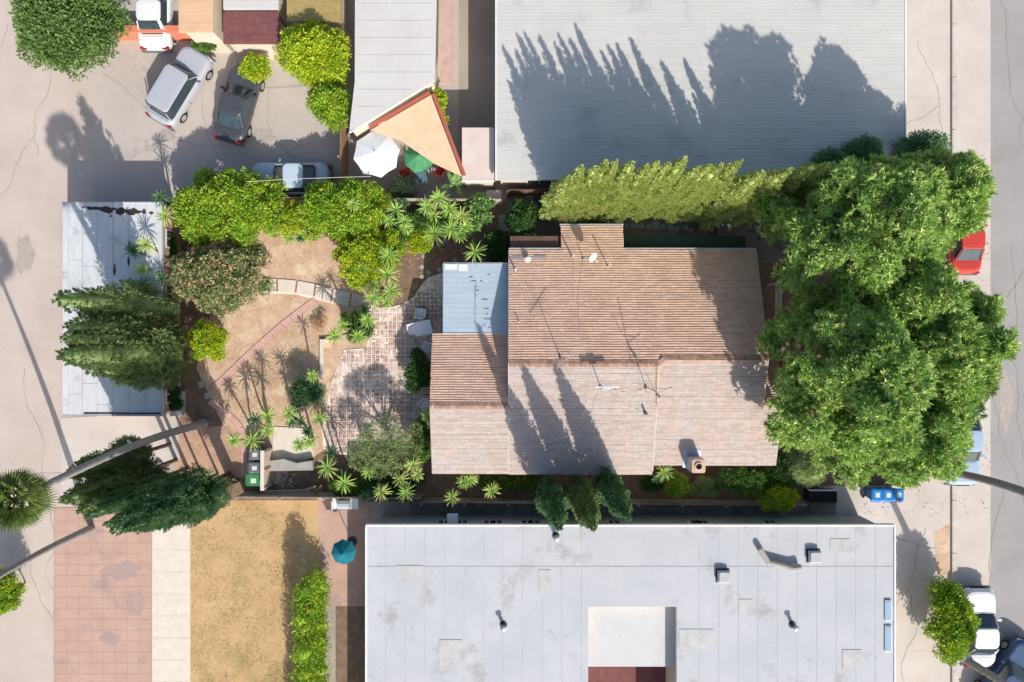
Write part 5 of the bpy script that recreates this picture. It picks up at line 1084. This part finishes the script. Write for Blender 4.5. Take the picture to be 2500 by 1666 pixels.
cyps(yl, [(a_, b_, c_, d_, l_) for (a_, b_, c_, d_), l_ in zip(row, rlab)], G)
ml = [cyp_proto(1.25, .3, M['cyp'], 31, tap=.52), cyp_proto(1.25, .3, M['cyp'], 32, dead=True, tap=.52)]
cyps(ml, [(134,730,10,.9,'northernmost big cypress leaning over the garage roof'),(160,798,9.6,.85,'second big cypress over the garage roof'),(152,828,10,.85,'third big cypress over the garage roof, in the middle'),(145,866,10.2,1.1,'southernmost big cypress over the garage roof'),(250,905,7.0,.9,'shorter cypress at the south foot of the garage group')], 'big cypresses between garden and garage')
dl = [cyp_proto(1.12, 2.7, M['cypd'], 41), cyp_proto(1.05, 2.7, M['cyp'], 42)]
cyps(dl, [(268,1293,11.5,1.0,'large dark cypress with its tip over the terracotta yard'),(190,1248,9.8,.8,'small pointed cypress between the large dark one and the palm'),(330,1288,9.8,.9,'dark cypress right of the large one, over the white drive'),(146,1224,10,.8,'sunlit cypress just below the grey palm trunk'),(395,1268,8.4,.85,'dark cypress beside the golden dirt yard'),(156,1163,9.2,.8,'shaded cypress behind the grey palm trunk'),(205,1262,10.5,.55,'slim cypress crowded between the tips in the south west corner'),(255,1282,10.8,.55,'slim cypress just left of the large dark one'),(300,1296,11.0,.6,'slim cypress just right of the large dark one')], 'dark cypresses in the south west corner')
sl_ = [cyp_proto(.66, 1.9, M['cypd'], 51), cyp_proto(.68, 1.9, M['cyp'], 52)]
cyps(sl_, [(1366,1290,9.8,1.0,'left of the dark cypresses below the south eave'),(1450,1292,9.9,1.0,'middle one of the dark cypresses below the south eave'),(1534,1266,9.7,1.0,'right of the dark cypresses below the south eave')], 'dark cypresses at the south eave')
# ---- palms
def palm(lab, bx, by, tx, ty, h, r0=.34, r1=.15):
    b = Vector(P(bx, by)); tp = Vector(P(tx, ty, h)); t = thing('palm_tree', lab, 'tree', tuple(b), group='tall palms'); n = 26; tr = []
    e = tp-b; pts = []; rad = []
    for i in range(n*2+1):
        f = i/(n*2); p = e*f; bow = math.sin(math.pi*f)*.35; pts.append((p.x+bow*.3, p.y+bow, p.z)); rad.append((r0 if f < .03 else .20*(1-f)+r1*f*.9+.05*math.exp(-f*12))*(1+.05*(i % 2)))
    build('trunk', MB().tube(pts, rad, 14), M['palmbark'], t, local=True)
    rr = random.Random(bx)
    for k in range(38):
        a_ = 2.399*k+rr.uniform(-.1,.1); el = 1.3-1.9*k/38; L = rr.uniform(.9,1.25); d = Vector((math.cos(a_)*math.cos(el), math.sin(a_)*math.cos(el), math.sin(el))); s = d.cross(Vector((0,0,1))).normalized(); u = s.cross(d)
        fb = MB(); c = e+d*(.35+.3*k/38); fb.tube([tuple(e), tuple(c)], [.025,.015], 4)
        for q in range(15):
            an = (q/14-.5)*2.4; dd = d*math.cos(an)+s*math.sin(an); drop = Vector((0,0,-.25*abs(an))); w_ = .035; pr_ = (s*math.cos(an)-d*math.sin(an))
            fb.add([c, c+dd*L*.35+pr_*w_, c+dd*L*.62+drop*.5, c+dd*L*.35-pr_*w_], [(0,1,2,3)])
        build('frond', fb, M['palmleaf'], t, local=True)
    return t
palm('tall palm whose grey trunk rises from the shaded soil and leans to the left edge', 497, 1035, 38, 1222, 14.2)
palm('second palm at the left edge with its thin trunk over the terracotta yard', 225, 1290, -215, 1545, 13, .18, .08)
plant('olive_bush', 'olive green bush at the left edge below the palm crown', 'bush', LD(22,1440,40,62,2.2,9,.35,.55,seed=61), 6000, .15, .07, M['citrus'], trunk=.05)
palm('tall palm at the right edge whose dark trunk rises beside the light blue car', 2290, 1148, 2700, 1290, 11.5, .36, .22)
palm('palm in the bottom right corner behind the dark round bush', 2340, 1600, 2800, 1960, 11.5, .25, .16)
# ---- dracaenas: every leaf its own object
LV = []
for k in range(3):
    for mi in ('drac', 'dracy', 'dracd'):
        me = bpy.data.meshes.new('leaf'); vs = []; fs = []; n = 5; L = 1.0; droop = (.10, .22, .38)[k]
        for i in range(n+1):
            f = i/n; w_ = .05*(.55+.9*f)*(1-f**3)+.002; z = -droop*f*f; vs += [(f*L, -w_, z+.02), (f*L, 0, z), (f*L, w_, z+.02)]
            if i: b = 3*i; fs += [(b-3,b,b+1,b-2),(b-2,b+1,b+2,b-1)]
        me.from_pydata(vs, [], fs); me.materials.append(M[mi]); LV.append(me)
def dracaena(lab, heads, base, group='dracaenas in the garden', tone='drac'):
    b = Vector(P(*base)); t = thing('dracaena', lab, 'plant', tuple(b), group=group); rr = random.Random(int(base[0]*13+base[1]))
    for hd_ in heads:
        hx, hy, hz, R = hd_[:4]; tn = hd_[4] if len(hd_) > 4 else tone; c = Vector(P(hx, hy, hz))-b; c.z = hz
        mid = Vector((c.x*.35+rr.uniform(-.08,.08), c.y*.35+rr.uniform(-.08,.08), hz*.5))
        build('stem', MB().tube([(0,0,-.05), tuple(mid), tuple(c-Vector((0,0,.02)))], [.07,.055,.045], 7), M['bark'], t, local=True)
        nl = rr.choice((34, 40, 46)); tiltx, tilty = rr.uniform(-.25,.25), rr.uniform(-.25,.25)
        for k in range(nl):
            az = k*2.39996+rr.uniform(-.2,.2); f = k/nl; el = 1.25-1.55*f**.8+rr.uniform(-.12,.12); vi = 0 if f < .4 else (1 if f < .75 else 2)
            mi = {'drac':0,'dracy':1,'dracd':2}[tn]
            if tn == 'drac' and f > .8 and rr.random() < .5: mi = 1
            if tn == 'dracy' and f < .35: mi = 0
            o = bpy.data.objects.new('leaf', LV[vi*3+mi]); COL.objects.link(o); o.parent = t; o.location = c+Vector((0,0,.10*(1-f)))
            s = R*1.1*rr.uniform(.85,1.12)*(.75+.25*min(1, f*2.5)); o.rotation_euler = (rr.uniform(-.3,.3), -el+tiltx*math.cos(az)+tilty*math.sin(az), az); o.scale = (s*1.08, .48+.16*rr.random(), s)
D = dracaena
D('three headed dracaena reaching over the middle of the garage roof', [(359,598,3.1,.50,'dracy'),(327,613,2.8,.44,'dracd'),(349,659,2.8,.44)], (452,655))
D('low dark dracaena over the garage roof just north of the big cypresses', [(395,680,2.7,.44,'dracd'),(351,697,2.7,.46,'dracd')], (455,690))
D('half yellowed dracaena at the north east corner of the garage', [(406,528,3.0,.52,'dracy')], (440,540))
D('shade-toned dracaena north of the garage corner', [(393,482,3.0,.44,'dracd')], (425,505))
D('little dracaenas poking out below the small yellow shrub', [(708,582,1.1,.42),(716,549,1.6,.36),(736,580,.9,.34,'dracd')], (716,572))
D('lone dracaena head inside the middle citrus tree', [(863,500,3.4,.36)], (874,505))
D('bright dracaena on the citrus tree edge, highest of the three by the side path', [(951,623,2.9,.58)], (950,640))
D('big yellow tipped dracaena below the highest one by the side path', [(947,671,2.8,.62,'dracy'),(884,655,2.4,.42)], (948,684))
D('dracaena cluster at the top of the brick patio', [(956,711,2.4,.54),(914,727,2.4,.52),(914,697,2.0,.40),(945,738,1.8,.40)], (938,726))
D('pale dracaena west end of the north bed', [(967,514,2.7,.52),(949,540,2.2,.38)], (975,530))
D('pair of small dracaenas stacked behind the lime shrub', [(988,541,2.2,.40),(994,559,1.9,.36)], (1000,555))
D('tall dracaena group in the middle of the north bed', [(1042,506,2.7,.50),(1073,485,2.9,.52),(1097,511,2.7,.50),(1059,526,2.2,.36,'dracy')], (1072,520))
D('yellowed dracaena at the east end of the north bed', [(1128,528,2.6,.50,'dracy'),(1137,554,2.1,.38)], (1134,545))
D('big dracaena overhanging the pale stepping stones', [(1060,571,2.4,.62),(1101,559,2.2,.52),(1106,537,2.1,.34),(1124,575,1.8,.40)], (1090,568))
D('lone big dracaena beside the patio cover and the ivy', [(1160,617,2.6,.60)], (1162,632))
D('clump of five dracaenas left of the brick patio', [(890,758,1.6,.36,'dracd'),(898.5,781,2.2,.46),(838,796,2.2,.38),(818,821,2.3,.48),(876,822,2.4,.48)], (868,808))
D('small star shaped dracaena above the spiky grey-green shrub', [(764,917,2.3,.38)], (775,932))
D('dracaena pair at the foot of the dirt slope beside the concrete pad', [(708,1009,2.3,.46),(714,1030,1.9,.36,'dracd'),(735,1030,1.8,.34,'dracd')], (722,1020))
D('bright dracaena at the corner of pad and brick patio', [(781,1021,2.2,.48)], (790,1022))
D('dracaena trio above the black bin', [(656,1016,2.4,.46),(622,1023,2.1,.40,'dracd'),(654,1051,2.2,.42)], (660,1040))
D('dracaena pair beside the pink side walkway', [(573,1074,2.2,.44),(616,1075,2.6,.58)], (628,1072))
D('dracaena trio hanging over the concrete pad', [(751,1053,1.8,.34,'dracd'),(756,1077,2.0,.42),(731,1087,2.0,.40)], (765,1075))
D('deep green dracaena between the pad and the feathery tree', [(808,1102,1.8,.40,'dracd')], (818,1102))
D('big dracaena south of the concrete pad', [(800,1142,2.6,.60)], (818,1130))
D('big dracaena standing over the south fence', [(841,1178,2.5,.56)], (856,1165))
D('small dracaena in front of the feathery tree', [(900,1153,2.1,.40)], (910,1145))
D('pair of yellow tipped dracaenas beside the house wing corner', [(1009,1134,2.5,.48,'dracy'),(1020,1159,2.0,.36,'dracy')], (1020,1130))
D('dracaena trio above the fence south of the feathery tree', [(979,1170,2.3,.48,'dracy'),(932,1201,2.4,.50,'dracy'),(991,1202,2.3,.52)], (972,1168))
D('dark dracaena at the fence next to the grill', [(891,1212,1.6,.36,'dracd')], (897,1200))
D('dracaena half hidden by the west wall of the house wing', [(1046,1015,2.2,.40)], (1048,1008))
D('branching dracaena below the house wing', [(1149,1170,2.2,.44),(1132,1177,2.2,.38),(1104,1215,2.4,.44,'dracy'),(1200,1198,2.4,.46,'dracy')], (1148,1178))
D('dracaena tucked in the step of the south eave', [(1622,1151,2.3,.50),(1604,1168,1.6,.32,'dracd')], (1610,1150))
D('small dracaena by the glass table north of the citrus', [(986,497,1.4,.3,'dracd')], (990,492))
# overhead wire
w_ = build('overhead_wire', MB().tube([P(600,444,5.5), P(720,437,5.3), P(905,431,5.5)], .012, 5), M['wirewhite']); w_['label'] = 'thin pale overhead wire crossing above the pale blue car'; w_['category'] = 'wire'

tl_ = thing('trellis', 'white lattice trellis standing between the house and the street trees', 'trellis', P(1905,760)); a0 = P(1905,690,1.8); a1 = P(1905,860,1.8)
L_ = a0[1]-a1[1]; k = 0
for sgn in (-1, 1):
    y_ = a1[1]-.6
    while y_ < a0[1]:
        ya_, yb_ = (y_, y_+.6) if sgn > 0 else (y_+.6, y_)
        p0, p1 = Vector((a0[0], ya_, 1.2)), Vector((a0[0], yb_, 1.9)); c_ = (p0+p1)/2
        if a1[1] < y_ and y_+.6 < a0[1]: build('slat', MB().tube([tuple(p0), tuple(p1)], .02, 4), M['white'], tl_)
        y_ += .2
for z_ in (1.2, 1.9): build('rail', MB().box(a0[0]-.03, a0[0]+.03, a1[1], a0[1], z_-.03, z_+.03), M['white'], tl_)
for y_ in (a1[1], a0[1]): build('post', MB().box(a0[0]-.04, a0[0]+.04, y_-.04, y_+.04, 0, 1.95), M['white'], tl_)
